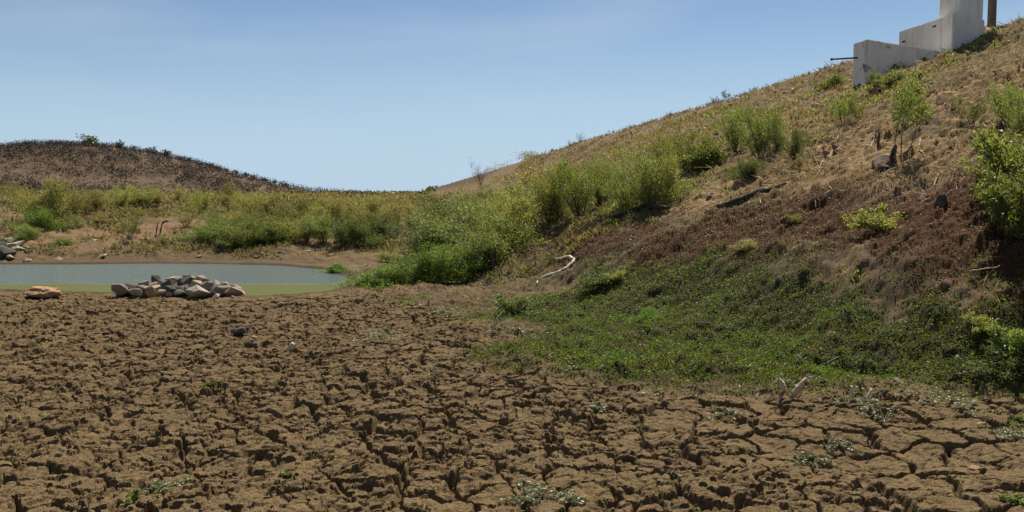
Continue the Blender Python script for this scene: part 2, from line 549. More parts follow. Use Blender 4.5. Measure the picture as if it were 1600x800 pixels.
bm = bmesh.new()
xs = np.linspace(-26, 0, 60); ys = np.linspace(14.8, 25.6, 40)
gx, gy = np.meshgrid(xs, ys); sh = gx.shape; gx = gx.ravel(); gy = gy.ravel()
Q = grid_faces(*sh)
sdp = sdpoly(gx, gy, POND)
Q = Q[sdp[Q].max(1) > -.55]
V, Q, _ = compact(np.stack([gx, gy, gx * 0 + WATER_Z], 1), Q)
Q = Q[:, ::-1]
link('pond_water', mesh_arrays('pond_water', V, Q, True), make_water_mat(), kind='structure')

# ------------------------------------------------------------------ leaf, twig, stone materials
def leaf_mat(name, c1, c2, trans=.55, rough=.5, spec=.4, vary=.25):
    m, t, o = mat_new(name); b = NB(t)
    g = b.n('ShaderNodeNewGeometry'); oi = b.n('ShaderNodeObjectInfo')
    c = b.mix(g.outputs['Random Per Island'], tuple(q * .86 for q in c1), tuple(q * .86 for q in c2))
    hsv = b.n('ShaderNodeHueSaturation'); b.l(c, hsv.inputs['Color'])
    b.l(b.rng(oi.outputs['Random'], 0, 1, .485, .515), hsv.inputs['Hue'])
    b.l(b.rng(oi.outputs['Random'], 0, 1, 1 - vary, 1 + vary), hsv.inputs['Value'])
    p = b.pbr(None, hsv.outputs[0], rough, spec=spec)
    tr = b.n('ShaderNodeBsdfTranslucent')
    b.l(b.mix(1.0, hsv.outputs[0], (1.25, 1.2, .7), 'MULTIPLY'), tr.inputs['Color'])
    ms = b.n('ShaderNodeMixShader'); ms.inputs[0].default_value = trans
    b.l(p.outputs[0], ms.inputs[1]); b.l(tr.outputs[0], ms.inputs[2]); b.l(ms.outputs[0], o.inputs['Surface'])
    return m
L_YEL = leaf_mat('leaf_yellow_green', (0.17, 0.19, 0.048), (0.34, 0.33, 0.11))
L_MID = leaf_mat('leaf_mid_green', (0.11, 0.16, 0.04), (0.25, 0.28, 0.09))
L_BRI = leaf_mat('leaf_bright_green', (0.08, 0.155, 0.024), (0.19, 0.28, 0.055))
L_DRK = leaf_mat('leaf_dark_green', (0.06, 0.1, 0.028), (0.15, 0.18, 0.06))
L_GRY = leaf_mat('leaf_grey_green', (.20, .21, .11), (.34, .34, .20), .2)
L_OLV = leaf_mat('leaf_olive', (0.16, 0.145, 0.055), (0.3, 0.26, 0.12))
L_DRY = leaf_mat('dry_grass', (0.2, 0.14, 0.075), (0.38, 0.29, 0.17), .2, .8, .2)
L_MAT = leaf_mat('mat_leaf_green', (.065, .130, .008), (.16, .22, .025), .4, .55, .12, .1)
L_MBR = leaf_mat('mat_leaf_brown', (.090, .036, .011), (.18, .080, .028), .2, .6, .25, .1)
L_STR = leaf_mat('straw_blade', (.30, .20, .11), (.62, .48, .30), .1, .8, .2, .1)
L_TWG = leaf_mat('bare_twig', (0.14, 0.105, 0.08), (0.28, 0.21, 0.16), 0, .9, .1, .2)

def bark_mat(name, c1, c2, sc=30):
    m, t, o = mat_new(name); b = NB(t)
    tcn = b.n('ShaderNodeTexCoord').outputs['Object']
    n = b.noise(sc, 5, .65, tcn)
    b.pbr(o, b.mix(b.rng(n, .35, .65), c1, c2), .9, n, .6, .01, .2)
    return m
L_SCR = leaf_mat('hill_scrub', (.055, .043, .036), (.20, .155, .115), 0, .9, .1, .2)
B_STEM = bark_mat('stem_bark', (.10, .07, .045), (.19, .14, .09))
B_WHITE = bark_mat('bleached_wood', (.42, .35, .25), (.70, .61, .47))
B_TAN = bark_mat('tan_dry_wood', (.42, .31, .20), (.62, .49, .34))
B_GREY = bark_mat('weathered_wood', (.045, .035, .026), (.13, .10, .075), 22)
B_CHAR = bark_mat('charred_wood', (.022, .017, .013), (.085, .066, .048), 22)

def stone_mat(name, c1, c2, c3, sc=6):
    m, t, o = mat_new(name); b = NB(t)
    tcn = b.n('ShaderNodeTexCoord').outputs['Object']; oi = b.n('ShaderNodeObjectInfo').outputs['Random']
    va = b.n('ShaderNodeVectorMath', operation='ADD'); b.l(tcn, va.inputs[0]); b.l(oi, va.inputs[1])
    n = b.noise(sc, 6, .65, va.outputs[0]); n2 = b.noise(sc * 7, 4, .6, va.outputs[0])
    c = b.mix(b.rng(n, .35, .65), c1, c2)
    c = b.mix(b.rng(n2, .5, .75, 0, .7), c, c3)
    b.pbr(o, c, .85, b.math('ADD', n, b.math('MULTIPLY', n2, .5)), .6, .03, .25)
    return m
S_GREY = stone_mat('grey_stone', (.165, .135, .10), (.28, .235, .175), (.11, .09, .07))
S_DARK = stone_mat('dark_stone', (.055, .048, .040), (.115, .10, .082), (.18, .15, .12))
S_LITE = stone_mat('pale_stone', (.29, .25, .185), (.40, .35, .265), (.19, .16, .12))
S_TAN = stone_mat('tan_stone', (.34, .25, .16), (.43, .34, .24), (.24, .18, .13))
S_PINK = stone_mat('pink_stone', (.34, .22, .18), (.42, .30, .25), (.24, .17, .14))
S_ORNG = stone_mat('orange_stone', (.30, .17, .08), (.40, .26, .14), (.20, .12, .07))
S_DIRT = stone_mat('earth_clod', (.17, .115, .075), (.28, .20, .13), (.12, .085, .055))

# ------------------------------------------------------------------ stones
def stone_mesh(seed, flatness=.7, n=15, chips=True):
    r = random.Random(seed)
    bm = bmesh.new()
    for i in range(n):
        v = Vector((r.gauss(0, 1), r.gauss(0, 1), r.gauss(0, 1))).normalized()
        k = max(abs(v.x), abs(v.y), abs(v.z)) ** .75
        v = v / k * r.uniform(.42, .52)
        v.z *= flatness
        bm.verts.new(v)
    bmesh.ops.convex_hull(bm, input=bm.verts)
    bmesh.ops.delete(bm, geom=[v for v in bm.verts if not v.link_faces], context='VERTS')
    bmesh.ops.dissolve_limit(bm, angle_limit=R(14), verts=bm.verts, edges=bm.edges)
    bmesh.ops.bevel(bm, geom=list(bm.edges), offset=.022, segments=1, affect='EDGES', clamp_overlap=True)
    bmesh.ops.triangulate(bm, faces=bm.faces)
    if chips:
        bmesh.ops.subdivide_edges(bm, edges=[e for e in bm.edges if e.calc_length() > .2], cuts=1, use_grid_fill=False)
        bmesh.ops.triangulate(bm, faces=bm.faces)
        for v in bm.verts:
            v.co += v.normal * mnoise.noise(v.co * 5 + Vector((seed, 0, 0))) * .035
    xs = [v.co for v in bm.verts]
    mn = [min(c[i] for c in xs) for i in range(3)]; mxx = [max(c[i] for c in xs) for i in range(3)]
    for v in bm.verts:
        for i in range(3): v.co[i] = (v.co[i] - mn[i]) / (mxx[i] - mn[i]) - .5
    me = bpy.data.meshes.new('stone'); bm.to_mesh(me); bm.free()
    return me
STONES = {}
def stone_data(k, mat):
    key = (k, mat.name)
    if key not in STONES:
        me = stone_mesh(100 + k * 13, .6 + .1 * (k % 3), 11 + k % 5); me.materials.append(mat)
        STONES[key] = me
    return STONES[key]
def put_stone(name, loc, dims, mat, label, cat='stone', group=None, k=None, rot=None):
    if k is None: k = random.randrange(9)
    o = link(name, stone_data(k, mat))
    o.location = loc; o.scale = dims
    o.rotation_euler = rot if rot else (random.uniform(-.25, .25), random.uniform(-.25, .25), random.uniform(0, 6.28))
    return tag(o, label, cat, group)

# the heap at the water's edge: (x, y, w, h in the photo, kind, row, label)
GP = 'stones heaped at the water edge'
def PZ(x, y, w_, h_, m, row, lab=None): return (160 + x / 6.667, 400 + y / 6.667, w_ / 6.667, h_ / 6.667, m, row, lab)
pile = [
 PZ(190, 335, 165, 95, S_GREY, 0, 'grey split stone at the left end of the heap by the pond'),
 PZ(310, 335, 165, 100, S_DARK, 0, 'dark stone second from the left in the heap by the pond'),
 PZ(430, 282, 100, 70, S_LITE, 1, 'pale stone perched on the left shoulder of the stone heap'),
 PZ(580, 232, 120, 80, S_DARK, 2, 'dark blocky stone crowning the left half of the stone heap'),
 PZ(690, 278, 160, 80, S_DARK, 1, 'long dark grey stone below the tan top stone of the heap'),
 PZ(750, 238, 150, 75, S_TAN, 2, 'broad tan stone on top of the middle of the heap'),
 PZ(875, 203, 66, 46, S_GREY, 3, 'small grey cobble at the very top of the stone heap'),
 PZ(865, 262, 165, 95, S_DARK, 1, 'blackish slanting stone in the centre of the heap'),
 PZ(940, 232, 70, 56, S_TAN, 2, 'small tan stone just right of the topmost cobble'),
 PZ(1045, 226, 115, 70, S_PINK, 2, 'pinkish rounded stone on the right part of the heap top'),
 PZ(990, 278, 110, 66, S_LITE, 1, 'pale flat stone right below the pinkish one in the heap'),
 PZ(550, 292, 160, 60, S_TAN, 1, 'long flat tan stone in the left half of the heap'),
 PZ(350, 358, 130, 62, S_LITE, -1, 'pale low stone in front of the dark left stones'),
 PZ(425, 352, 150, 95, S_GREY, -1, 'big grey brown stone at the front left of the heap'),
 PZ(497, 358, 90, 85, S_ORNG, -2, 'orange tan pointed stone at the heap front'),
 PZ(570, 332, 110, 66, S_TAN, 0), PZ(600, 367, 120, 56, S_TAN, -1), PZ(640, 335, 95, 50, S_GREY, 0),
 PZ(730, 332, 140, 70, S_DARK, 0), PZ(820, 320, 120, 60, S_GREY, 0),
 PZ(790, 370, 165, 60, S_DARK, -1, 'long dark slab lying low at the front middle of the heap'),
 PZ(690, 377, 95, 40, S_LITE, -1),
 PZ(1010, 352, 215, 115, S_LITE, -1, 'largest pale slab leaning at the front of the heap'),
 PZ(910, 350, 100, 85, S_DARK, 0), PZ(1090, 300, 125, 80, S_GREY, 1),
 PZ(1160, 285, 120, 100, S_LITE, 1, 'tall pale greenish stone leaning right in the heap'),
 PZ(1165, 350, 90, 80, S_GREY, 0), PZ(1110, 388, 135, 62, S_DARK, -1), PZ(1182, 395, 66, 42, S_LITE, -2),
 PZ(1270, 282, 90, 46, S_TAN, 1, 'small tan stone sticking out above the right end of the heap'),
 PZ(1275, 345, 125, 88, S_GREY, 0), PZ(1400, 322, 125, 56, S_TAN, 1, 'tan flat stone at the upper right end of the heap'),
 PZ(1380, 368, 190, 76, S_TAN, 0, 'long tan stone ending the heap on the right'), PZ(1425, 398, 80, 32, S_GREY, -1), PZ(1360, 410, 42, 22, S_LITE, -2),
]
for i, (px, py, pw, ph, mt, row, lab) in enumerate(pile):
    Y = 15.9 + row * .16 + (0.1 if i % 2 else 0)
    p = at_depth(px, py + 2.5, Y)
    wm, hm = pw / F * Y * 1.12, ph / F * Y * 1.28
    put_stone('stone', p, (wm, wm * random.uniform(.7, .95), hm), mt, lab or 'angular rock within the stone heap on the mud at the pond edge',
              'stone', GP, rot=(random.uniform(-.35, .35), random.uniform(-.3, .3), random.choice((0, math.pi)) + random.uniform(-.4, .4)))
# hidden core rocks that carry the heap
for i in range(26):
    px = 195 + i * 6.8; Y = 16.15 + (i % 3) * .22
    p = at_depth(px, 455 - (4 if 6 < i < 20 else 0) - random.uniform(0, 3), Y)
    put_stone('stone', p, (.34, .30, .22), (S_DARK, S_GREY, S_DARK)[i % 3], 'angular rock within the stone heap on the mud at the pond edge', 'stone', GP)

p = at(68, 462)
bmb = bmesh.new(); bmesh.ops.create_icosphere(bmb, subdivisions=4, radius=.5)
for v in bmb.verts:
    c_ = v.co.copy()
    v.co = v.co * (1 + .34 * mnoise.noise(c_ * 2.3 + Vector((4, 1, 0))) + .16 * mnoise.noise(c_ * 6) + .06 * mnoise.noise(c_ * 15))
    v.co.z = max(v.co.z, -.3) + .12 * max(0, .5 - abs(v.co.x)) * mnoise.noise(c_ * 9)
me_b = bpy.data.meshes.new('boulder'); bmb.to_mesh(me_b); bmb.free(); me_b.materials.append(S_ORNG); STONES[(99, S_ORNG.name)] = me_b
put_stone('boulder', at_depth(68, 458, p.y), (54 / F * p.y, .45, 19 / F * p.y), S_ORNG, 'flat orange boulder alone on the mud at the pond edge', 'boulder', None, 99, (0, .05, .1))
# stones on the far left shore
GL = 'pale stones at the left end of the far shore'
for i, (px, py, pw, ph, mt) in enumerate([(6, 397, 30, 18, S_DARK), (-8, 385, 30, 16, S_GREY), (14, 376, 22, 8, S_LITE), (26, 382, 24, 9, S_LITE), (30, 388, 22, 9, S_LITE), (2, 373, 18, 8, S_GREY),
        (40, 386, 10, 6, S_GREY), (16, 391, 14, 8, S_GREY), (8, 384, 18, 8, S_LITE), (17, 400, 12, 7, S_TAN), (42, 404, 14, 4, S_GREY), (-14, 396, 24, 16, S_DARK), (20, 372, 12, 6, S_TAN), (33, 379, 10, 6, S_TAN)]):
    q = at(px, py + 4)
    put_stone('stone', q + Vector((0, 0, ph / F * q.y * .35)), (pw / F * q.y * 1.1, pw / F * q.y * .9, ph / F * q.y * 1.15), mt,
              'pale angular rock in the small pile on the far left shore', 'stone', GL)
# single stones on the slope and the mud
singles = [
 (700, 443, 13, 9, S_TAN, 'tan stone in front of the leafy bush at the dam toe'),
 (720, 442, 18, 6, S_GREY, 'grey flat stone beside the tan one below the bush'),
 (571, 418, 9, 5, S_LITE, 'small pale stone on the bank right of the pond'),
 (1404, 605, 20, 11, S_GREY, 'grey stone on the mud edge beside the dry sticks'),
 (1521, 738, 19, 7, S_ORNG, 'small orange stone on the cracked mud, lower right'),
 (1468, 322, 20, 16, S_DARK, 'black lump on the brown mat, right of the yellow green seedling'),
 (1385, 262, 46, 20, S_DIRT, 'earth mound at the foot of the bare-trunked small tree'),
 (1107, 314, 15, 12, S_DIRT, 'brown clod on the tan slope above the dark log'),
 (1567, 33, 30, 9, S_DARK, 'dark flat stone on the crest right of the post'),
 (1096, 577, 26, 11, S_DARK, 'dark dung-like lump at the lower edge of the green mat'),
 (398, 531, 12, 5, S_ORNG, 'small orange brown stone on the mud, middle left'),
 (375, 522, 40, 9, S_DARK, 'low dark clod on the mud left of the orange brown stone'),
 (679, 300, 5, 6, S_DARK, 'small dark rock on the far end of the crest'),
 (310, 447, 0, 0, None, None),
 (1380, 268, 24, 10, S_DARK, 'dark clod left of the leaning burnt stump'),  # dark stone at the foot of the earth mound
 (1290, 243, 12, 8, S_DIRT, 'brown clod among straw right of the dark round bush'),
 (525, 380, 10, 4, S_DIRT, 'small clod on the sandy far shore'),
 (384, 450, 0, 0, None, None)]
for px, py, pw, ph, mt, lab in singles:
    if not lab: continue
    q = at(px, py)
    put_stone('stone', q + Vector((0, 0, ph / F * q.y * .4 + .01)), (pw / F * q.y, pw / F * q.y * .85, ph / F * q.y * 1.2), mt, lab, 'stone')
# loose clods scattered over the slope
for i in range(90):
    px = random.uniform(980, 1600); py = random.uniform(90, 300)
    q = at(px, py)
    if q.y > 45 or H1(q.x, q.y) < .8: continue
    s = random.uniform(4, 12) / F * q.y
    put_stone('clod', q + Vector((0, 0, s * .18)), (s, s * random.uniform(.6, .9), s * random.uniform(.4, .7)), (S_DIRT, S_DIRT, S_TAN)[i % 3],
              'brown clod of earth loose on the straw-littered dam slope', 'clod', 'loose clods on the dam slope')

for i in range(60):
    px = random.uniform(0, 540); py = random.uniform(352, 406)
    q = at(px, py)
    if q.y < 23 or q.y > 45: continue
    sz_ = random.uniform(5, 16) / F * q.y
    put_stone('clod', q + Vector((0, 0, sz_ * .12)), (sz_, sz_ * .8, sz_ * random.uniform(.3, .5)), (S_DIRT, S_DARK, S_DIRT, S_TAN)[i % 4],
              'clod or small rock lying on the bare far bank of the pond', 'clod', 'clods on the far bank')
# ------------------------------------------------------------------ tubes
def tube_arrays(pts, rads, sides=6, jit=0):
    pts = [Vector(p) for p in pts]
    V = []; Q = []
    n = len(pts)
    for i, p in enumerate(pts):
        t = (pts[min(i + 1, n - 1)] - pts[max(i - 1, 0)]).normalized()
        a = t.cross(Vector((0, 0, 1))) if abs(t.z) < .95 else t.cross(Vector((1, 0, 0)))
        a.normalize(); b = t.cross(a)
        for k in range(sides):
            f = 2 * math.pi * k / sides
            rr = rads[i] * (1 + (random.uniform(-jit, jit)))
            V.append(p + a * math.cos(f) * rr + b * math.sin(f) * rr)
    for i in range(n - 1):
        for k in range(sides):
            k2 = (k + 1) % sides
            Q.append((i * sides + k, i * sides + k2, (i + 1) * sides + k2, (i + 1) * sides + k))
    c0 = len(V); V.append(pts[0]); V.append(pts[-1])
    for k in range(sides):
        k2 = (k + 1) % sides
        Q.append((c0, k2, k, c0)); Q.append((c0 + 1, (n - 1) * sides + k, (n - 1) * sides + k2, c0 + 1))
    return V, Q
def tubes_mesh(name, lst, sides=6, jit=0, smooth=True):
    V = []; Fc = []
    for pts, rads in lst:
        v, q = tube_arrays(pts, rads, sides, jit)
        o = len(V); V += v
        for f in q:
            f = [o + i for i in f]
            if f[0] == f[3]: f = f[:3]
            Fc.append(f)
    me = bpy.data.meshes.new(name); me.from_pydata([tuple(v) for v in V], [], Fc)
    me.polygons.foreach_set('use_smooth', [smooth] * len(me.polygons)); me.update()
    return me

def dense(path, n=5):
    out_ = []
    for (a, b) in zip(path[:-1], path[1:]):
        for k in range(n):
            f = k / n
            out_.append(tuple(a[i] * (1 - f) + b[i] * f for i in range(3)))
    out_.append(path[-1])
    return out_

def lying(name, paths, mat, label, cat, lift=.6, group=None, sides=7, jit=.12):
    """wood lying on the slope: paths of (x, y, thickness) in photo pixels"""
    lst = []
    for path in paths:
        P = []; rr = []
        for px, py, th_ in dense(path, 4):
            q = at(px, py); r_ = th_ / 2 / F * q.y
            P.append(q + Vector((random.uniform(-.2, .2) * r_, 0, r_ * lift + .02))); rr.append(r_)
        lst.append((P, rr))
    base = lst[0][0][0].copy()
    lst = [([p - base for p in P], rr) for P, rr in lst]
    o = link(name, tubes_mesh(name, lst, sides, jit), mat)
    o.location = base
    return tag(o, label, cat, group)

def standing(name, paths, mat, label, cat, parent=None, sides=7, jit=.22, depth=None):
    """wood standing up from the ground point of the first vertex"""
    q = at(paths[0][0][0], paths[0][0][1]); D = depth or q.y
    lst = []
    for path in paths:
        P = []; rr = []
        for px, py, th_ in dense(path, 3):
            P.append(at_depth(px, py, D) - q); rr.append(th_ / 2 / F * D)
        lst.append((P, rr))
    lst[0][0][0].z -= .05
    o = link(name, tubes_mesh(name, lst, sides, jit), mat); o.location = q
    return tag(o, label, cat)

lying('curved_branch', [[(839, 443, 1.6), (842, 439, 3.1), (856, 434, 4.3), (872, 430, 4.7), (885, 423, 5.1), (895, 414, 5.1), (898, 409, 4.7), (890, 405, 4.7), (880, 406, 3.9)],
                        [(880, 407, 3.1), (870, 408, 3.1), (867, 405, 1.6)], [(842, 439, 3.1), (838, 446, 1.6)]],
      B_WHITE, 'bleached hook-shaped branch on bare soil above the green mat', 'branch', .9)
lying('log', [[(1102, 338, 6), (1120, 331, 13), (1140, 326, 14), (1165, 317, 15), (1188, 305, 15), (1196, 303, 8)], [(1188, 306, 8), (1208, 299, 7), (1228, 289, 4)], [(1130, 322, 6), (1145, 319, 5), (1160, 314, 3)]],
      B_CHAR, 'dark weathered log lying aslant at the upper edge of the brown mat', 'log', .55, jit=.2)
lying('log', [[(939, 348, 5), (960, 343, 9), (985, 334, 10), (1014, 324, 9), (1020, 324, 4)], [(1014, 327, 8), (1030, 327, 8), (1046, 328, 5)]],
      B_CHAR, 'dark log shape standing in for the shaded hollow under the round green bush', 'log', .5, jit=.2)  # added dark shape in place of the shade under the bush
lying('branch', [[(897, 341, 2), (915, 343, 4), (932, 342, 3), (945, 338, 1.5)]], B_TAN, 'thin dry branch left of the log-shaped shade', 'branch')
lying('branch', [[(1281, 312, 4), (1297, 304, 4), (1316, 299, 3), (1347, 290, 2)]], B_TAN, 'long pale stick on the slope right of the dark log', 'branch', 1.2)
lying('stick', [[(1490, 281, 3), (1507, 278, 3), (1524, 273, 2)]], B_GREY, 'dark stick on the slope left of the big bright shrub', 'stick', 1.5)
lying('stick', [[(1470, 263, 2), (1484, 259, 2.5), (1493, 257, 1.5)]], B_GREY, 'short dark stick above the longer one on the right slope', 'stick', 1.5)
lying('bark_strip', [[(1290, 534, 4), (1299, 532, 8), (1306, 537, 7), (1309, 548, 3)]], B_TAN, 'curled pale bark piece on the lower green mat', 'bark', 2.2)
lying('stick', [[(1289, 578, 2.5), (1300, 574, 3), (1308, 570, 3), (1312, 565, 2)]], B_GREY, 'grey curved stick below the curled bark piece', 'stick', 5)
lying('stick', [[(1514, 428, 1.5), (1540, 426, 2.2), (1562, 421, 1.5)]], B_TAN, 'thin tan stick on the mat at the far right', 'stick', 1.6)
standing('stick', [[(1218, 623, 5), (1225, 611, 10), (1222, 600, 9), (1219, 592, 3)], [(1222, 614, 4), (1229, 607, 3)]], B_TAN, 'forked bleached stick at the mud edge, leftmost of the four', 'stick', sides=5)
standing('stick', [[(1235, 624, 6), (1243, 612, 11), (1252, 601, 10), (1259, 591, 4)]], B_TAN, 'thick bleached stick leaning right beside the forked one', 'stick', sides=5)
standing('stick', [[(1333, 627, 7), (1331, 613, 7.5), (1330, 603, 4)]], B_TAN, 'upright tan stub of wood at the mud edge', 'stick')
standing('stick', [[(1351, 630, 3), (1357, 619, 5), (1362, 609, 3)]], B_WHITE, 'small white splinter right of the upright stub', 'stick')
standing('stick', [[(763 + 11, 433, 1.6), (769, 405, 2), (763, 374, 1.2)], [(770, 410, 1.2), (773, 404, .8)]], B_GREY, 'thin dark upright stick before the leafy bush mass', 'stick')
standing('stick', [[(766, 527, 1.4), (770, 510, 1.8), (778, 495, 1.8), (788, 485, 1.5)]], B_TAN, 'thin pale arched stalk at the left tip of the green mat', 'stalk')
standing('bone', [[(442, 549, 4), (451, 544, 8), (459, 537, 6)]], B_WHITE, 'white splinter of wood lying on the mud, middle left', 'splinter')
standing('stump', [[(1391, 262, 8), (1394, 245, 8), (1398, 232, 7), (1400, 226, 3)]], B_CHAR, 'burnt leaning stump beside the bare-trunked small tree', 'stump', jit=.25)
standing('stake', [[(1372, 232, 5), (1372, 220, 4.5), (1374, 206, 3)]], B_GREY, 'short brown stake left of the bare-trunked small tree', 'stake', jit=.2)
standing('dead_stake', [[(243, 373, 2), (245, 358, 2), (247, 347, 1.2)]], B_GREY, 'left of two dead stakes on the far bank', 'stake')
standing('dead_stake', [[(249, 370, 2), (252, 355, 2.2), (255, 345, 1.5)], [(253, 349, 2), (260, 345, 3), (263, 347, 2)]], B_GREY, 'right dead stake with a knot on the far bank', 'stake')

# litter of dry sticks on the mid slope, each one a thing
for i in range(60):
    px = random.uniform(1180, 1560); py = random.uniform(215, 330) - (px - 1400) * .05
    L = random.uniform(8, 24); a = random.gauss(.5, .6)
    lying('twig', [[(px, py, 1.2), (px + L * .5 * math.cos(a), py - L * .5 * math.sin(a) - 1, 2), (px + L * math.cos(a), py - L * math.sin(a), .8)]], (B_TAN, B_GREY, B_TAN, B_GREY)[i % 4],
          'thin dry twig lying on the littered dam slope', 'twig', 1.6, 'dry twigs littering the slope', sides=4, jit=0)

# ------------------------------------------------------------------ concrete intake steps and post
def concrete_mat():
    m, t, o = mat_new('old_concrete'); b = NB(t); P = b.pos()
    n = b.noise(1.6, 5, .6, P); n2 = b.noise(12, 5, .65, P)
    mpn = b.n('ShaderNodeMapping'); mpn.inputs['Scale'].default_value = (3, 3, .35); b.l(P, mpn.inputs['Vector'])
    st = b.noise(2.2, 5, .6, mpn.outputs[0])
    c = b.mix(b.rng(n, .3, .7), (.66, .62, .53), (.80, .76, .67))
    c = b.mix(b.rng(st, .52, .75, 0, .55), c, (.33, .28, .23))
    c = b.mix(b.rng(n2, .58, .75, 0, .5), c, (.30, .26, .22))
    c = b.mix(b.rng(b.noise(2.7, 2, .4, P), .68, .74, 0, .85), c, (.09, .08, .07))
    b.pbr(o, c, .9, b.math('ADD', n2, b.math('MULTIPLY', n, .5)), .3, .02, .2)
    return m
M_CON = concrete_mat()
def ST(s, t):
    return s * CA - t * SA, s * SA + t * CA
Ac = at(1352, 134)
sA = Ac.x * CA + Ac.y * SA; tA = -Ac.x * SA + Ac.y * CA
def z_at(py, depth): return EYE + at_depth(800, py, depth).z - EYE
def block(name, s0, s1, t0, t1, zt0, zt1, zb, parent=None, mat=M_CON, rough=.012):
    """box along the dam: zt0 = top at the pool side, zt1 = top at the crest side"""
    bm = bmesh.new()
    vs = []
    for s, zt in ((s0, zt0), (s1, zt1)):
        for t_ in (t0, t1):
            x, y = ST(s, t_)
            vs.append((bm.verts.new((x, y, zb)), bm.verts.new((x, y, zt))))
    (a0, a1), (b0, b1), (c0, c1), (d0, d1) = vs
    for f in ((a0, a1, c1, c0), (c0, c1, d1, d0), (d0, d1, b1, b0), (b0, b1, a1, a0), (a1, b1, d1, c1), (a0, c0, d0, b0)):
        bm.faces.new(f)
    bmesh.ops.recalc_face_normals(bm, faces=bm.faces)
    bmesh.ops.bevel(bm, geom=list(bm.edges), offset=.02, segments=2, affect='EDGES')
    bmesh.ops.triangulate(bm, faces=bm.faces)
    for _ in range(3):
        bmesh.ops.subdivide_edges(bm, edges=[e for e in bm.edges if e.calc_length() > .22], cuts=1)
        bmesh.ops.triangulate(bm, faces=bm.faces)
    for v in bm.verts:
        v.co += v.normal * mnoise.noise(v.co * 1.7) * rough + v.normal * mnoise.noise(v.co * 9) * rough * .4
    me = bpy.data.meshes.new(name)
    root = Vector((Ac.x, Ac.y, Ac.z))
    for v in bm.verts: v.co -= root
    bm.to_mesh(me); bm.free()
    return link(name, me, mat, parent)
dep = Ac.y
intake = bpy.data.objects.new('intake_structure', None); C.objects.link(intake); intake.location = Ac
tag(intake, 'stepped pale concrete structure climbing the dam slope at the crest', 'concrete structure')
def s_of(px, t_):      # station across the dam where a line of sight crosses the plane t = t_
    k = (px - 800) / F
    # x = k*y ; -x*SA + y*CA = t
    y = t_ / (CA - k * SA); return k * y * CA + y * SA, y
def t_of(px, s_):
    k = (px - 800) / F
    y = s_ / (k * CA + SA); return -k * y * SA + y * CA, y
tAf, _ = t_of(1326, sA)
zA = at_depth(1352, 61, dep).z
sB, yB = s_of(1478, tA)
zB = at_depth(1478, 21, yB).z
tBf, _ = t_of(1396, sB)
sBe, _ = s_of(1528, tA)
block('lower_step', sA, sB + .1, tA, tAf, zA, zA - (sB - sA) * .14, Ac.z - .6, intake)
block('middle_step', sB, sBe, tA - .004, tBf, zB, zB - (sBe - sB) * .16, Ac.z - .4, intake)
tC = tA + .12
sC, yC = s_of(1489, tC); sCe, _ = s_of(1525, tC); tCf, _ = t_of(1457, sC)
block('upper_tower', sC, sCe, tC, tCf, zB + 2.6, zB + 2.6, zB - .5, intake)
# rusty pipe from the pool side of the lower step
pipe_e = at_depth(1303, 94.5, ST(sA, (tA + tAf) / 2)[1] + .1)
p0 = Vector((*ST(sA + .02, (tA + tAf) / 2 + .1), pipe_e.z + .07))
M_IRON = bark_mat('rusty_iron', (.05, .035, .028), (.10, .065, .045), 40)
dirn = (Vector((ST(sA - .9, (tA + tAf) / 2 + .25)[0], ST(sA - .9, (tA + tAf) / 2 + .25)[1], p0.z - .05)) - p0)
e = p0 + dirn * (.62 / .9)
pp = link('outlet_pipe', tubes_mesh('outlet_pipe', [([p0 - Ac, (p0 + e) / 2 - Ac, e - Ac], [.022, .022, .02]), ([e - Ac, e - Ac + dirn.normalized() * .05], [.032, .032])], 8), M_IRON, intake)
# dark square hole rims in the middle step
for (px, py) in ((1460, 41), (1412, 65)):
    tt_, yy_ = t_of(px, sB - .012)
    q = at_depth(px, py, yy_)
    bmh = bmesh.new(); bmesh.ops.create_cube(bmh, size=1)
    for v in bmh.verts: v.co = Vector((v.co.x * .03, v.co.y * .14, v.co.z * .05))
    bmesh.ops.bevel(bmh, geom=list(bmh.edges), offset=.008, segments=1, affect='EDGES')
    mh = bpy.data.meshes.new('drain_stub'); bmh.to_mesh(mh); bmh.free()
    oh = link('drain_stub', mh, M_IRON, intake); oh.location = q - Ac; oh.rotation_euler = (0, 0, VPA)
# post at the crest
q = at(1549, 49)
pr = 6.2 / F * q.y
post = bpy.data.objects.new('crest_post', None); C.objects.link(post); post.location = q
tag(post, 'dark round post standing on the crest right of the concrete tower', 'post')
link('pole', tubes_mesh('pole', [([Vector((0, 0, -.3)), Vector((0, 0, .4)), Vector((.0, 0, 1.5)), Vector((.01, 0, 3.0))], [pr, pr, pr * .97, pr * .95])], 16, .02), bark_mat('post_paint', (.09, .07, .06), (.16, .125, .10), 9), post)
link('footing', tubes_mesh('footing', [([Vector((0, 0, -.3)), Vector((0, 0, .02)), Vector((0, 0, .1))], [pr * 1.5, pr * 1.45, pr * 1.1])], 12, .06), M_CON, post)

# ------------------------------------------------------------------ plants
def leaf_quads(P, D, L, W, rs):
    """P centres (n,3), D directions (n,3), lengths, widths -> rhombic leaves"""
    n = len(P)
    D = D / (np.linalg.norm(D, axis=1, keepdims=True) + 1e-9)
    A = rs.normal(size=(n, 3)); S = np.cross(D, A); S /= (np.linalg.norm(S, axis=1, keepdims=True) + 1e-9)
    L = np.broadcast_to(L, (n,))[:, None]; W = np.broadcast_to(W, (n,))[:, None]
    a = P - D * L * .5; c = P + D * L * .5
    mid = P - D * L * .05
    V = np.stack([a, mid + S * W * .5, c, mid - S * W * .5], 1).reshape(-1, 3)
    Q = np.arange(4 * n).reshape(n, 4)
    return V, Q

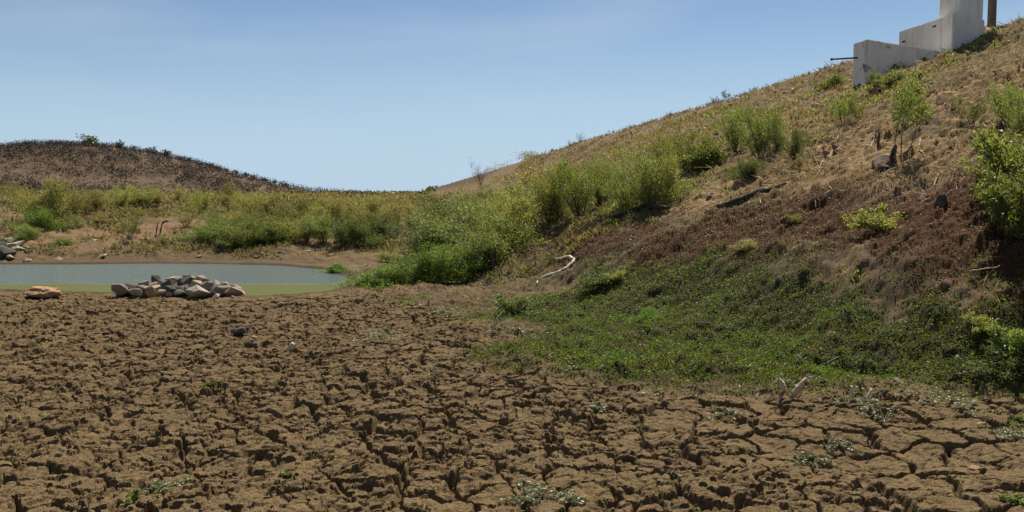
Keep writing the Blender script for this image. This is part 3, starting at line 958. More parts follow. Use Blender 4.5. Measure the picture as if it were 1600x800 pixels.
def shrub_data(seed, stems=9, spread=.5, leaves=7000, leaf=.035, lw=.3, bushy=.3, base=.15, width=1.0, jitter=.05, up=.6, stem_r=.012):
    """shrub of height 1: stem tubes and a cloud of small leaves along the twigs"""
    rs = np.random.default_rng(seed); r = random.Random(seed)
    tubes = []; segs = []
    for i in range(stems):
        az = r.uniform(0, 6.283); tl = abs(r.gauss(0, spread)); ln = r.uniform(.65, 1.05)
        d = Vector((math.cos(az) * math.sin(tl), math.sin(az) * math.sin(tl), math.cos(tl)))
        p = Vector((math.cos(az) * r.uniform(0, .06) * width, math.sin(az) * r.uniform(0, .06) * width, -.03))
        pts = [p.copy()]; N = 6
        for k in range(N):
            d = (d + Vector((r.gauss(0, .13), r.gauss(0, .13), r.gauss(.03, .08)))).normalized()
            p = p + d * ln / N; pts.append(p.copy())
        rr = [stem_r * (1 - .8 * k / N) for k in range(N + 1)]
        tubes.append((pts, rr))
        nb = int(8 + bushy * 20)
        for b_ in range(nb):
            f = r.uniform(base, 1.0); k = min(int(f * N), N - 1); g = f * N - k
            o = pts[k].lerp(pts[k + 1], g)
            az2 = r.uniform(0, 6.283)
            bd = (d * .35 + Vector((math.cos(az2), math.sin(az2), r.uniform(.0, up * 1.4)))).normalized()
            bl = r.uniform(.12, .34) * (1.15 - f * .6) * width
            mid = o + bd * bl * .5; end = o + bd * bl + Vector((0, 0, r.uniform(-.03, .06)))
            if r.random() < .6: tubes.append(([o, mid, end], [stem_r * .3, stem_r * .22, stem_r * .1]))
            segs.append((o, end, bl))
        segs.append((pts[-3], pts[-1], .25))
    A = np.array([s[0] for s in segs]); B = np.array([s[1] for s in segs]); wgt = np.array([s[2] for s in segs])
    pick = rs.choice(len(segs), leaves, p=wgt / wgt.sum())
    u = np.sqrt(rs.random(leaves))[:, None] * 1.08
    P = A[pick] * (1 - u) + B[pick] * u + rs.normal(size=(leaves, 3)) * jitter * np.array([1, 1, .8])
    D = (B[pick] - A[pick]) * 2.0 / np.maximum(wgt[pick][:, None], .05) * .5 + rs.normal(size=(leaves, 3)) * .8 + np.array([0, 0, up * .5])
    P[:, 2] = np.maximum(P[:, 2], .01)
    V, Q = leaf_quads(P, D, leaf * rs.uniform(.6, 1.3, leaves), leaf * lw * rs.uniform(.7, 1.3, leaves), rs)
    return tubes_mesh('stems', tubes, 4), mesh_arrays('foliage', V, Q)

def mk(kind, mats, **kw):
    out_ = []
    for i in range(3):
        st, fo = shrub_data(hash_kind[kind] + i * 17, **kw)
        st.materials.append(B_STEM)
        out_.append((st, fo))
    return out_
hash_kind = dict(feather=11, dense=211, low=311, sparse=411, leafy=511, tree=611, bare=711, far=811)
PROTO = {
    'feather': mk('feather', None, stems=11, spread=.52, leaves=6000, leaf=.040, lw=.30, bushy=.55, base=.12, jitter=.038, up=.9, stem_r=.009),
    'dense': mk('dense', None, stems=14, spread=.68, leaves=9500, leaf=.042, lw=.36, bushy=.8, base=.05, jitter=.05, up=.7, stem_r=.009),
    'low': mk('low', None, stems=16, spread=.95, leaves=8000, leaf=.085, lw=.34, bushy=.5, base=.05, width=1.4, jitter=.09, up=.9, stem_r=.010),
    'sparse': mk('sparse', None, stems=6, spread=.40, leaves=2200, leaf=.050, lw=.28, bushy=.3, base=.25, jitter=.035, up=1.0, stem_r=.012),
    'leafy': mk('leafy', None, stems=9, spread=.75, leaves=3600, leaf=.085, lw=.42, bushy=.1, base=.12, width=1.1, jitter=.07, up=.6, stem_r=.014),
    'tree': mk('tree', None, stems=3, spread=.38, leaves=2000, leaf=.045, lw=.28, bushy=.5, base=.55, jitter=.05, up=.7, stem_r=.012),
    'bare': mk('bare', None, stems=7, spread=.35, leaves=260, leaf=.06, lw=.12, bushy=.9, base=.25, jitter=.02, up=1.1, stem_r=.010),
    'far': mk('far', None, stems=7, spread=.60, leaves=420, leaf=.15, lw=.55, bushy=.3, base=.2, width=1.2, jitter=.08, up=.7, stem_r=.02),
}
FOL = {}
NK = {}
def plant(name, kind, loc, h, wfac, mat, label, cat, group=None):
    i = NK.get(kind, 0); NK[kind] = i + 1
    st, fo = PROTO[kind][i % 3]
    key = (kind, i % 3, mat.name)
    if key not in FOL:
        f2 = fo.copy(); f2.materials.clear(); f2.materials.append(mat); FOL[key] = f2
    root = bpy.data.objects.new(name, None); C.objects.link(root)
    root.location = loc; root.scale = (h * wfac * 1.22, h * wfac * 1.22, h); root.rotation_euler = (0, 0, random.uniform(0, 6.28))
    tag(root, label, cat, group)
    link('stems', st, None, root)
    link('foliage', FOL[key], None, root, kind='stuff')
    return root

GD = 'bushes crowding the foot of the dam'
GF = 'shrubs growing on the far bank'
GS = 'shrubs scattered up the dam slope'
GB = 'yellowish shrubs in the far back row'
SH_BACK = 'yellowish feathery shrub in the far row below the hill and horizon'
SH_TOE = 'mid-height leafy shrub within the thicket at the dam foot'
SH_BANK = 'bright green shrub in the low thicket along the far shore'
bushes = [
 # base x, base y, top y, width factor, kind, leaf, label, group
 (18, 312, 284, 1.2, 'feather', L_YEL, 'olive shrub at the left edge on top of the far bank', GF),
 (88, 346, 276, .95, 'feather', L_YEL, 'tallest yellow-green shrub on the left of the far bank', GF),
 (50, 345, 296, 1.2, 'feather', L_YEL, 'yellow-green shrub left of the tallest one on the far bank', GF),
 (118, 335, 292, 1.1, 'feather', L_YEL, 'yellow-green shrub right of the tallest one on the far bank', GF),
 (62, 360, 320, 1.5, 'dense', L_BRI, 'bright green shrub below the tallest one on the far bank', GF),
 (46, 374, 350, 1.6, 'dense', L_MID, 'lowest green shrub above the pale stones on the far shore', GF),
 (150, 328, 294, 1.2, 'feather', L_OLV, SH_BACK, GB), (185, 326, 290, 1.1, 'feather', L_YEL, 'pale yellow upright shrub below the hill summit', GF),
 (218, 322, 290, 1.3, 'dense', L_YEL, 'rounded yellow-green shrub in the middle of the back row', GF), (246, 320, 298, 1.3, 'feather', L_OLV, SH_BACK, GB), (280, 320, 294, 1.2, 'feather', L_YEL, SH_BACK, GB),
 (312, 340, 294, .8, 'feather', L_YEL, 'narrow upright yellow shrub on the far bank', GF), (336, 350, 322, 1.2, 'feather', L_MID, 'mid green shrub behind the shore thicket, left part', GF),
 (356, 330, 284, .7, 'feather', L_OLV, 'tall thin olive shrub reaching above the far bank', GF), (384, 334, 298, 1.1, 'feather', L_YEL, SH_BACK, GB), (290, 358, 326, 1.3, 'sparse', L_OLV, 'thin olive shrub on the bare far bank', GF),
 (198, 374, 338, .9, 'sparse', L_MID, 'thin green shrub alone on the sandy far bank', GF), (258, 387, 366, 1.1, 'sparse', L_MID, 'small green seedling near the far waterline', GF),
 (158, 350, 336, 1.3, 'low', L_OLV, 'small olive tuft on the bare far bank', GF), (120, 352, 336, 1.2, 'sparse', L_OLV, 'thin low weed on the far bank right of the green shrub', GF),
 (98, 386, 372, 1.4, 'low', L_MID, 'small green tuft close to the far shore', GF), (176, 395, 380, 1.0, 'sparse', L_DRK, 'tiny dark weed on the far shore', GF),
 (325, 378, 346, 1.5, 'dense', L_BRI, SH_BANK, GF), (350, 380, 345, 1.4, 'dense', L_BRI, SH_BANK, GF), (376, 388, 344, 1.2, 'dense', L_MID, SH_BANK, GF), (402, 388, 348, 1.2, 'dense', L_BRI, SH_BANK, GF),
 (428, 382, 340, 1.3, 'dense', L_MID, SH_BANK, GF), (452, 380, 338, 1.2, 'dense', L_YEL, SH_BANK, GF), (480, 378, 334, 1.2, 'feather', L_MID, SH_BANK, GF), (508, 380, 334, 1.1, 'feather', L_MID, SH_BANK, GF),
 (538, 388, 338, 1.1, 'feather', L_DRK, 'dark green shrub at the right end of the far shore', GF), (560, 385, 332, 1.1, 'dense', L_DRK, 'dark dense shrub above the right tip of the pond', GF), (592, 378, 336, 1.2, 'dense', L_DRK, 'darkest dense shrub left of the dam foot thicket', GF),
 (396, 350, 306, 1.2, 'feather', L_YEL, SH_BACK, GB), (425, 350, 302, 1.1, 'feather', L_YEL, SH_BACK, GB), (452, 350, 304, 1.2, 'feather', L_OLV, SH_BACK, GB), (478, 350, 306, 1.1, 'feather', L_YEL, SH_BACK, GB),
 (505, 348, 306, 1.2, 'feather', L_YEL, SH_BACK, GB), (530, 350, 308, 1.2, 'feather', L_OLV, SH_BACK, GB), (556, 350, 307, 1.2, 'feather', L_YEL, SH_BACK, GB), (584, 350, 306, 1.2, 'feather', L_YEL, SH_BACK, GB),
 (610, 348, 308, 1.2, 'feather', L_OLV, SH_BACK, GB), (440, 365, 322, 1.2, 'feather', L_MID, SH_BACK, GB), (500, 365, 320, 1.2, 'feather', L_YEL, SH_BACK, GB), (560, 362, 320, 1.2, 'feather', L_YEL, SH_BACK, GB),
 (615, 362, 322, 1.1, 'feather', L_YEL, SH_BACK, GB), (638, 350, 318, 1.1, 'feather', L_OLV, SH_BACK, GB), (340, 362, 332, 1.2, 'feather', L_YEL, SH_BACK, GB), (370, 360, 326, 1.2, 'feather', L_YEL, SH_BACK, GB), (405, 368, 330, 1.2, 'feather', L_MID, SH_BACK, GB),
 (606, 410, 388, 1.1, 'dense', L_MID, 'small round green bush on the bank right of the pond tip', GD), (525, 425, 410, 1.6, 'low', L_BRI, 'low bright grass clump at the right tip of the pond', GD),
 # foot of the dam
 (578, 447, 432, 2.0, 'low', L_BRI, 'low bright green clump at the left end of the dam foot thicket', GD), (606, 446, 418, 1.5, 'low', L_BRI, 'low bright green weed second from the thicket left end', GD),
 (640, 446, 398, 1.2, 'dense', L_BRI, 'bright green bush front left in the dam foot thicket', GD), (672, 446, 376, .95, 'dense', L_BRI, 'brightest leafy bush at the front of the dam foot thicket', GD),
 (702, 440, 372, 1.0, 'dense', L_BRI, SH_TOE, GD), (735, 432, 358, 1.0, 'dense', L_MID, SH_TOE, GD), (768, 420, 345, .95, 'dense', L_MID, 'bush behind the thin dark upright stick', GD),
 (666, 400, 334, 1.1, 'dense', L_DRK, SH_TOE, GD), (690, 395, 322, 1.1, 'dense', L_MID, SH_TOE, GD), (722, 395, 318, 1.0, 'dense', L_DRK, SH_TOE, GD), (755, 390, 312, 1.0, 'dense', L_MID, SH_TOE, GD), (790, 395, 318, .95, 'dense', L_MID, SH_TOE, GD),
 (680, 362, 304, 1.1, 'dense', L_DRK, 'dark bush at the upper left of the dam foot thicket', GD), (715, 360, 298, 1.1, 'dense', L_MID, SH_TOE, GD), (750, 358, 292, 1.1, 'feather', L_MID, SH_TOE, GD), (785, 362, 292, 1.0, 'feather', L_YEL, SH_TOE, GD),
 (815, 372, 296, .9, 'feather', L_YEL, 'feathery bush at the right front of the dam foot thicket', GD), (830, 352, 278, .9, 'feather', L_YEL, SH_TOE, GD), (855, 350, 272, .85, 'feather', L_MID, SH_TOE, GD),
 (875, 342, 248, .65, 'feather', L_YEL, 'tall feathery shrub left of the two on the mid slope', GS), (905, 338, 242, .7, 'feather', L_MID, 'tall feathery shrub whose tip meets the skyline', GS), (842, 322, 270, 1.0, 'feather', L_YEL, SH_TOE, GD), (800, 330, 282, 1.0, 'feather', L_MID, SH_TOE, GD),
 (868, 300, 268, 1.0, 'feather', L_OLV, 'olive shrub just below the skyline over the thicket', GS), (760, 322, 286, 1.1, 'feather', L_MID, SH_TOE, GD),
 (935, 318, 252, .8, 'feather', L_YEL, 'pale shrub between the thicket and the round green bush', GS), (958, 300, 248, .9, 'feather', L_MID, 'mid green shrub above left of the round green bush', GS),
 (985, 322, 240, .75, 'feather', L_MID, 'left half of the pair of round green bushes above the log-shaped shade', GS), (1020, 322, 228, .7, 'dense', L_MID, 'big round green bush above the log-shaped shade', GS), (1048, 305, 240, .8, 'feather', L_YEL, 'yellow-green shrub right of the big round bush', GS),
 (1040, 270, 205, .8, 'feather', L_YEL, 'pale shrub up the slope behind the big round bush', GS), (1072, 268, 198, .75, 'feather', L_MID, 'green shrub behind and right of the big round bush', GS), (1100, 262, 222, 1.2, 'low', L_MID, 'low green clump on the slope between the bushes', GS),
 (1150, 235, 168, .8, 'feather', L_MID, 'feathery shrub left of the tall one on the upper slope', GS), (1187, 246, 158, .75, 'feather', L_MID, 'tall feathery shrub with dark stems on the upper slope', GS), (1215, 235, 180, .8, 'feather', L_MID, 'feathery shrub right of the tall one on the upper slope', GS),
 (1170, 282, 246, 1.2, 'dense', L_DRK, 'dark low rounded bush on the straw slope', GS), (1243, 250, 200, .8, 'feather', L_DRK, 'dark bluish shrub right of the feathery ones', GS), (1248, 268, 240, .8, 'sparse', L_OLV, 'thin olive weed under the dark bluish shrub', GS),
 (1406, 258, 130, .62, 'tree', L_MID, 'small tree with bare dark trunk on the dam slope', 'x'), (1318, 196, 146, .9, 'sparse', L_MID, 'thin green shrub below the lower concrete step', GS), (1345, 190, 150, .9, 'sparse', L_YEL, 'yellowish thin shrub below the concrete steps', GS),
 (1440, 190, 150, .9, 'sparse', L_MID, 'sparse green shrub right of the small tree crown', GS), (1490, 178, 145, 1.0, 'bare', L_TWG, 'grey leafless shrub on the upper right slope', GS),
 (1520, 195, 150, 1.0, 'sparse', L_MID, 'sparse shrub left of the upper right bush', GS), (1575, 196, 126, .8, 'feather', L_MID, 'feathery green bush high at the right edge', GS), (1600, 215, 140, .8, 'feather', L_MID, 'bush cut by the right frame edge below the crest', GS),
 (1560, 268, 206, .85, 'leafy', L_MID, 'bright leafy shrub at the top of the right-edge group', GS), (1590, 312, 205, .75, 'leafy', L_MID, 'largest bright leafy shrub at the right edge', GS), (1562, 322, 262, .8, 'leafy', L_MID, 'leafy shrub below the topmost one at the right edge', GS),
 (1600, 372, 282, .8, 'leafy', L_MID, 'darker leafy shrub lowest at the right edge', GS), (1575, 345, 300, .8, 'leafy', L_BRI, 'small pale leafy sprig under the right-edge shrubs', GS),
 (1630, 350, 220, .9, 'dense', L_MID, 'shrub partly beyond the right frame edge', GS),
 (1368, 356, 318, 1.1, 'leafy', L_YEL, 'yellow-green seedling clump on the brown mat', None), (1238, 347, 333, 1.2, 'leafy', L_YEL, 'tiny yellow-green sprig below the dark log', None),
 (1528, 520, 488, .9, 'leafy', L_YEL, 'pale green sprig on the mat at the far right', None), (1556, 592, 542, 1.4, 'leafy', L_DRK, 'dark leafy weed at the lower right mat edge', None), (1590, 560, 505, 1.0, 'leafy', L_MID, 'leafy weed at the right frame edge over the mud', None),
 (805, 494, 460, 1.3, 'leafy', L_DRK, 'dark leafy weed at the left tip of the green mat', None), (940, 446, 412, 1.2, 'leafy', L_DRK, 'leafy weed at the upper left edge of the green mat', None), (962, 440, 420, 1.2, 'leafy', L_YEL, 'paler leafy weed right of the dark one at the mat edge', None),
 (1015, 502, 480, 1.3, 'low', L_BRI, 'light green tuft in the middle of the green mat', None), (1165, 390, 374, 1.6, 'low', L_OLV, 'greyish tuft on the border of brown and green mats', None),
 (1425, 160, 128, 1.2, 'low', L_OLV, 'olive tuft below the concrete steps', GS), (1300, 140, 118, 1.4, 'low', L_MID, 'low green tuft left of the lower concrete step', GS),
 (1372, 138, 108, 1.1, 'sparse', L_MID, 'thin green weed at the corner of the lower concrete step', GS), (1398, 132, 112, 1.5, 'low', L_MID, 'grassy tuft against the right foot of the lower step', GS), (1310, 120, 100, .5, 'sparse', L_GRY, 'slender weed under the pipe of the concrete structure', GS),
]
ORD = ['first', 'second', 'third', 'fourth', 'fifth', 'sixth', 'seventh', 'eighth', 'ninth', 'tenth', 'eleventh', 'twelfth', 'thirteenth', 'fourteenth', 'fifteenth',
       'sixteenth', 'seventeenth', 'eighteenth', 'nineteenth', 'twentieth', 'twenty-first', 'twenty-second', 'twenty-third', 'twenty-fourth', 'twenty-fifth']
for lb in (SH_BACK, SH_TOE, SH_BANK):
    ii = sorted([i for i, b_ in enumerate(bushes) if b_[6] == lb], key=lambda i: bushes[i][0])
    for k, i in enumerate(ii):
        b_ = list(bushes[i]); b_[6] = lb + ', ' + ORD[k] + ' from the left'; bushes[i] = tuple(b_)
for (bx, by, ty, wf, kd, mt, lab, grp) in bushes:
    q = at(bx, by)
    h = (by - ty) / F * q.y * 1.05
    if grp == GD: h *= .90; wf *= 1.2
    q = q - Vector((0, 0, .02))
    if grp == 'x': plant('small_tree', kd, q, h, wf, mt, lab, 'tree')
    elif kd in ('low', 'leafy') and grp is None: plant('weed', kd, q, h, wf, mt, lab, 'plant')
    elif kd in ('low',): plant('grass_clump', kd, q, h, wf, mt, lab, 'plant', grp)
    else: plant('bush', kd, q, h, wf, mt, lab, 'bush', grp)
# bare sapling on the skyline, tufts on the crest
def skyline(px):
    d = [(y, at(px, y)) for y in range(300, 20, -2)]
    last = None
    for y, q in d:
        if q.y > 120: break
        last = q
    return last
q = skyline(752)
plant('sapling', 'bare', q - Vector((0, 0, .1)), 46 / F * q.y, .8, L_TWG, 'leafless sapling standing against the sky on the crest', 'sapling')
for px, hp, lab in [(1115, 14, 'small dark tuft on the skyline, left of the pair'), (1137, 18, 'dark upright tuft on the skyline above the feathery shrubs'), (1048, 9, 'tiny tuft on the skyline above the pale shrub'), (985, 8, 'tiny tuft on the crest over the round bush'),
                    (905, 20, 'twiggy weed on the skyline above the thicket'), (890, 15, 'low twiggy weed on the skyline at the thicket'), (1265, 9, 'small tuft on the crest left of the pipe'), (1290, 10, 'small tuft on the crest nearest the pipe'), (700, 8, 'tiny tuft at the far end of the crest')]:
    q = skyline(px)
    if q: plant('tuft', 'bare' if px in (905, 890) else 'sparse', q - Vector((0, 0, .03)), hp / F * q.y, .8, L_DRK, lab, 'plant', 'tufts along the dam crest')

# trees along the hill skyline
tops = [(30, 'small'), (46, 'small'), (60, ''), (92, ''), (100, ''), (115, 'small'), (143, 'big'), (190, 'mid'), (212, ''), (240, 'mid'), (247, ''), (262, 'mid'), (286, ''), (300, ''), (318, ''), (330, ''), (345, ''), (357, ''), (371, ''), (385, ''), (398, ''), (414, ''), (430, ''), (447, '')]
def hillpoint(px):
    tt = np.arange(180, 330, 1.0); k = (px - 800) / F
    Y = tt; X = k * tt; zz = H(X, Y)
    i = int(np.argmax((zz - EYE) / Y))
    return Vector((X[i], Y[i], zz[i]))
for px, sz in tops:
    q = hillpoint(px)
    hh = {'big': 3.0, 'mid': 2.3, 'small': 1.4, '': 1.4}[sz] * random.uniform(.9, 1.15)
    lab = {'big': 'dark round tree crowning the summit of the far hill', 'mid': 'larger grey tree on the right shoulder of the far hill', 'small': 'low grey tree on the left part of the hill skyline'}.get(sz, 'small dark leafless tree on the skyline of the far hill')
    plant('hill_tree', 'far', q - Vector((0, 0, .2)), hh, 1.0 if sz != 'big' else 1.4, L_DRK if sz == 'big' else L_TWG, lab, 'tree', 'trees along the hill skyline')

# ------------------------------------------------------------------ scatter: stuff nobody could count
def scatter_points(n, r0, r1, a0, a1, rs):
    r = np.exp(rs.uniform(math.log(r0), math.log(r1), n)); a = np.radians(rs.uniform(a0, a1, n))
    return np.sin(a) * r, np.cos(a) * r

def mat_cover(name, poly, n, size, mat, rs, hgt, r0, r1, a0, a1, clump_seed, thr, lw=.55, flat_=.5, edge=.5, extra=None):
    x, y = scatter_points(n, r0, r1, a0, a1, rs)
    m = sdpoly(x, y, poly) + fbm(x, y, 1.4, 201, 4) * .6 + fbm(x, y, .35, 205, 3) * edge
    cl = fbm(x, y, .30, clump_seed, 3)
    keep = (m > rs.normal(size=n) * .22) & (cl > thr + rs.normal(size=n) * .12)
    x, y, cl = x[keep], y[keep], cl[keep]
    r = np.hypot(x, y)
    k = len(x)
    L = size * np.maximum(1, r / 12) * rs.uniform(.6, 1.5, k)
    z = Z(x, y) + hgt * rs.random(k) ** 1.3 * (1 + 2.2 * np.clip(cl + .1, 0, 1)) + .003
    D = rs.normal(size=(k, 3)); D[:, 2] *= flat_
    V, Q = leaf_quads(np.stack([x, y, z], 1), D, L, L * lw, rs)
    return link(name, mesh_arrays(name, V, Q), mat, kind='stuff')
rs = np.random.default_rng(3)
mat_cover('green_ground_cover', GREEN, 330000, .021, L_MAT, rs, .032, 7.5, 24, -5, 41, 301, -.45, .6)
mat_cover('green_ground_cover_tips', GREEN, 40000, .022, L_BRI, rs, .05, 7.5, 24, -5, 41, 301, -.05, .5)
mat_cover('brown_in_green', GREEN, 130000, .021, L_MBR, rs, .04, 7.5, 24, -5, 41, 333, -.05, .5)
mat_cover('brown_ground_cover', BROWN, 230000, .022, L_MBR, rs, .026, 8.5, 34, -2, 41, 311, -.50, .45, flat_=.3, edge=1.0)
mat_cover('green_in_brown', BROWN, 50000, .024, L_MAT, rs, .03, 8.5, 34, -2, 41, 301, .12, .4, edge=.8)
mat_cover('bank_grass', SHORE_G, 60000, .05, L_BRI, rs, .07, 13, 22, -14, -3, 321, -.2, .2, 1.4)

def blades(name, n, mat, mask, r0, r1, a0, a1, L0, L1, W, rs, upness, perp=8):
    """tufts of thin blades; mask(x, y) gives the density"""
    x, y = scatter_points(n, r0, r1, a0, a1, rs)
    d = mask(x, y)
    keep = d > rs.random(n)
    x, y = x[keep], y[keep]; k = len(x)
    x = np.repeat(x, perp) ; y = np.repeat(y, perp); r = np.hypot(x, y); N = len(x)
    tsz = np.repeat(rs.uniform(.5, 1.4, k), perp)
    sp = .05 * np.maximum(1, r / 14) * tsz
    x = x + rs.normal(size=N) * sp; y = y + rs.normal(size=N) * sp
    z = Z(x, y)
    L = rs.uniform(L0, L1, N) * tsz * np.maximum(1, r / 22)
    D = rs.normal(size=(N, 3)) * (1 - upness); D[:, 2] = np.abs(D[:, 2]) * .3 + upness
    D /= np.linalg.norm(D, axis=1, keepdims=True)
    V, Q = leaf_quads(np.stack([x, y, z], 1) + D * L[:, None] * .45, D, L, W * np.maximum(1, r / 14), rs)
    return link(name, mesh_arrays(name, V, Q), mat, kind='stuff')

def slope_zone(x, y):
    s = x * CA + y * SA; zz = H(x, y)
    inb = sstep(-.5, .6, sdpoly(x, y, BROWN)); ing = sstep(-.5, .3, sdpoly(x, y, GREEN))
    return (s > 3) * (1 - mudmask(x, y)) * (1 - inb) * (1 - ing) * sstep(.35, 1.0, zz) * (s < CREST_S + 3)
def m_straw(x, y): return slope_zone(x, y) * (.35 + .65 * sstep(-.4, .4, sdpoly(x, y, STRAW))) * sstep(-.35, .2, fbm(x, y, 1.6, 401, 3)) * sstep(-.5, .3, x * CA + y * SA - 6.5)
def m_dry(x, y): return slope_zone(x, y) * sstep(2.4, 4.5, H(x, y) + fbm(x, y, 2, 403, 3) * 1.5)
def m_grn(x, y): return slope_zone(x, y) * (1 - .85 * sstep(-.4, .4, sdpoly(x, y, STRAW))) * sstep(.0, .3, fbm(x, y, 1.8, 405, 3)+ .10) * .8 * sstep(5.6, 4.6, H(x, y) + fbm(x, y, 1.5, 409, 2))
blades('straw_litter', 26000, L_STR, m_straw, 9, 36, 2, 41, .07, .28, .013, rs, .12, 4)
blades('dry_grass_tufts', 12000, L_DRY, m_dry, 9, 110, -9, 41, .05, .12, .013, rs, .45, 9)
blades('dark_weed_tufts', 15000, L_MID, m_grn, 9, 42, 2, 41, .05, .14, .02, rs, .4, 9)
blades('green_grass_tufts', 12000, L_OLV, m_grn, 9, 45, -6, 41, .06, .16, .014, rs, .5, 9)
def m_bank(x, y):
    return (sdpoly(x, y, POND) < -.8) * (y > 17) * (1 - sstep(-.6, .2, sdpoly(x, y, MUD)) * (y < 20.5)) * sstep(-.08, .25, fbm(x, y, 2.0, 407, 3) + sstep(24, 34, y) * .16) * (x * CA + y * SA < 5) * sstep(.1, .4, H(x, y) + .15)
blades('bank_weeds', 15000, L_OLV, m_bank, 17, 75, -33, 6, .05, .16, .014, rs, .5, 8)
blades('bank_litter', 12000, L_TWG, m_bank, 17, 60, -33, 6, .05, .16, .016, rs, .15, 6)
blades('bank_weeds_green', 5000, L_MID, m_bank, 15, 60, -33, 6, .05, .18, .016, rs, .5, 8)
def m_stalk(x, y):
    d = sdpoly(x, y, GREEN)
    return sstep(-.35, .1, d) * sstep(1.6, .5, d) * (y < 12) * sstep(-.1, .25, fbm(x, y, .7, 421, 3))
blades('reddish_dry_stalks', 5000, leaf_mat('reddish_stalk', (.24, .10, .05), (.42, .24, .13), .2), m_stalk, 7.5, 12, -8, 41, .02, .08, .006, rs, .35, 4)
def m_toe(x, y):
    s = x * CA + y * SA
    return (1 - mudmask(x, y)) * (y > 8) * (y < 22) * (s > -1.5) * (s < 6) * (1 - sstep(-.6, .1, sdpoly(x, y, GREEN))) * sstep(-.1, .25, fbm(x, y, .9, 411, 3)) * .7
def m_toe2(x, y):
    s = x * CA + y * SA
    return (1 - mudmask(x, y)) * (y > 8) * (y < 22) * (s > -1.5) * (s < 6) * (1 - sstep(-.6, .1, sdpoly(x, y, GREEN))) * sstep(-.35, .15, fbm(x, y, .6, 413, 3)) * .8
blades('toe_weeds', 15000, L_GRY, m_toe, 8, 22, -14, 20, .02, .06, .010, rs, .35, 7)
blades('toe_litter', 12000, L_TWG, m_toe2, 8, 22, -14, 20, .02, .08, .012, rs, .12, 5)
blades('toe_grass', 9000, L_OLV, m_toe2, 8, 22, -14, 20, .02, .07, .010, rs, .4, 6)

# scrub that covers the far hill
x, y = [], []
n = 13000
X = rs.uniform(-260, -25, n); Y = rs.uniform(150, 285, n); hz = H(X, Y)
keep = (hz > 2.2 + rs.normal(size=n) * 1.2) & (fbm(X, Y, 14, 501, 3) + .50 > rs.random(n) * .7)
X, Y, hz = X[keep], Y[keep], hz[keep]
sz = rs.uniform(.6, 1.7, len(X)); per = 20
Xr, Yr, Zr, Sr = (np.repeat(v_, per) for v_ in (X, Y, hz, sz))
N = len(Xr)
P = np.stack([Xr + rs.normal(size=N) * Sr * .65, Yr + rs.normal(size=N) * Sr * .65, Zr + rs.uniform(0, 1.1, N) * Sr], 1)
D = rs.normal(size=(N, 3)); D[:, 2] += .8
V, Q = leaf_quads(P, D, .6, .16, rs)
link('hill_scrub', mesh_arrays('hill_scrub', V, Q), L_SCR, kind='stuff')
# low tree line on the horizon
n = 1500
X = rs.uniform(-420, 200, n); Y = rs.uniform(520, 640, n); hz = H(X, Y); sz = rs.uniform(1.2, 2.6, n); per = 12
Xr, Yr, Zr, Sr = (np.repeat(v_, per) for v_ in (X, Y, hz, sz)); N = len(Xr)
P = np.stack([Xr + rs.normal(size=N) * Sr, Yr + rs.normal(size=N) * Sr, Zr + rs.uniform(0, 1.3, N) * Sr], 1)
V, Q = leaf_quads(P, rs.normal(size=(N, 3)), 2.2, 1.3, rs)
link('horizon_trees', mesh_arrays('horizon_trees', V, Q), L_DRK, kind='stuff')
# scrub on the plain between the far bank and the hill
n = 900
X = rs.uniform(-110, 12, n); Y = np.exp(rs.uniform(math.log(42), math.log(190), n)); X = np.clip(X, -Y * .62, Y * .02)
hz = H(X, Y); sz = rs.uniform(.35, .75, n) * np.clip(Y / 60, .8, 1.5); per = 46
Xr, Yr, Zr, Sr = (np.repeat(v_, per) for v_ in (X, Y, hz, sz)); N = len(Xr)
P = np.stack([Xr + rs.normal(size=N) * Sr * .7, Yr + rs.normal(size=N) * Sr * .7, Zr + rs.uniform(0, 1.1, N) * Sr], 1)
D = rs.normal(size=(N, 3)); D[:, 2] += .8
V, Q = leaf_quads(P, D, .26, .07, rs)
link('plain_scrub', mesh_arrays('plain_scrub', V, Q), L_OLV, kind='stuff')

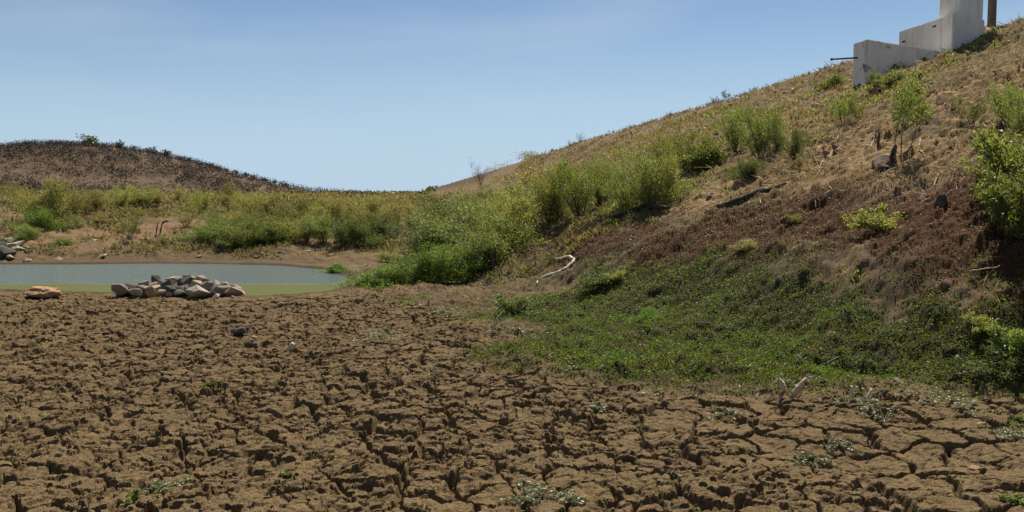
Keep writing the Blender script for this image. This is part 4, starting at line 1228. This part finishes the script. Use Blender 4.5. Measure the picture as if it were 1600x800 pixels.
# creeping grey-green plants on the mud, each patch one plant
creep = [(838, 772, 90, 30, L_GRY, 'pale creeping plant on the mud, bottom centre'), (905, 790, 50, 16, L_GRY, 'small pale creeper right of the bottom centre one'), (1135, 650, 62, 24, L_GRY, 'grey-green creeper on the mud below the mat'),
 (1365, 648, 60, 16, L_GRY, 'grey-green creeper left of the large patch at the lower right'), (1310, 696, 44, 14, L_GRY, 'small pale creeper amid large mud plates'), (1265, 714, 56, 14, L_GRY, 'pale creeper just left of the one amid large plates'), (1335, 628, 62, 12, L_GRY, 'thin grey creeper beneath the upright wood stub'),
 (1470, 625, 150, 34, L_GRY, 'largest grey-green creeper patch at the mat edge, right'), (1580, 680, 70, 22, L_GRY, 'grey creeper at the right frame edge on the mud'), (1585, 655, 50, 18, L_MID, 'green creeper at the right frame edge above the grey one'),
 (937, 638, 24, 8, L_GRY, 'tiny grey creeper under the mat edge'), (1016, 609, 30, 8, L_GRY, 'grey creeper touching the lower mat edge, middle'), (895, 590, 30, 8, L_GRY, 'grey creeper touching the lower mat edge, left'),
 (1068, 755, 30, 10, L_GRY, 'tiny pale creeper in a crack, bottom right of centre'), (593, 524, 60, 14, L_GRY, 'faint grey creeper on the mud, centre'), (240, 770, 80, 24, L_GRY, 'grey creeper at the bottom left'), (215, 790, 40, 16, L_MID, 'green weed at the bottom left edge'),
 (1255, 606, 60, 8, L_GRY, 'thin grey creeper behind the bleached sticks'), (330, 602, 22, 8, L_MID, 'tiny green weed on the mud, left'), (452, 744, 24, 10, L_MID, 'tiny green weed on the mud, lower left of centre'), (680, 580, 20, 8, L_GRY, 'tiny grey weed on the mud, centre right'),
 (1590, 790, 40, 16, L_MID, 'green weed in the bottom right corner'), (1085, 800, 30, 10, L_MID, 'tiny green weed at the bottom edge, right of centre'), (640, 470, 60, 8, L_MID, 'thin green creeper at the mud edge below the thicket'), (700, 490, 60, 10, L_GRY, 'grey creeper at the mud edge left of the mat tip'), (820, 525, 90, 8, L_GRY, 'grey creeper in the bare notch of the green mat')]
for px, py, pw, ph, mt, lab in creep:
    q = at(px, py)
    rx = pw / 2 / F * q.y
    q2 = at(px, py + ph / 2); q3 = at(px, py - ph / 2); ry = max((q3.y - q2.y) / 2, .04)
    n = int(700 + 5200 * rx)
    a = rs.uniform(0, 6.283, n); rr = np.sqrt(rs.random(n)) * (1 + .4 * np.sin(a * 3 + px) + .3 * np.sin(a * 7))
    X = q.x + np.cos(a) * rr * rx * .95; Y = q.y + np.sin(a) * rr * ry
    kp = fbm(X, Y, .12, 601, 2) > -.10
    X, Y = X[kp], Y[kp]
    zz = Z(X, Y) + rs.random(len(X)) * .022 + .006
    Dd = rs.normal(size=(len(X), 3)); Dd[:, 2] *= .4
    V, Q = leaf_quads(np.stack([X - q.x, Y - q.y, zz - q.z], 1), Dd, .024 * rs.uniform(.6, 1.4, len(X)), .011, rs)
    o = link('creeping_weed', mesh_arrays('creeping_weed', V, Q), mt); o.location = q
    tag(o, lab, 'plant', 'creeping weeds on the mud')
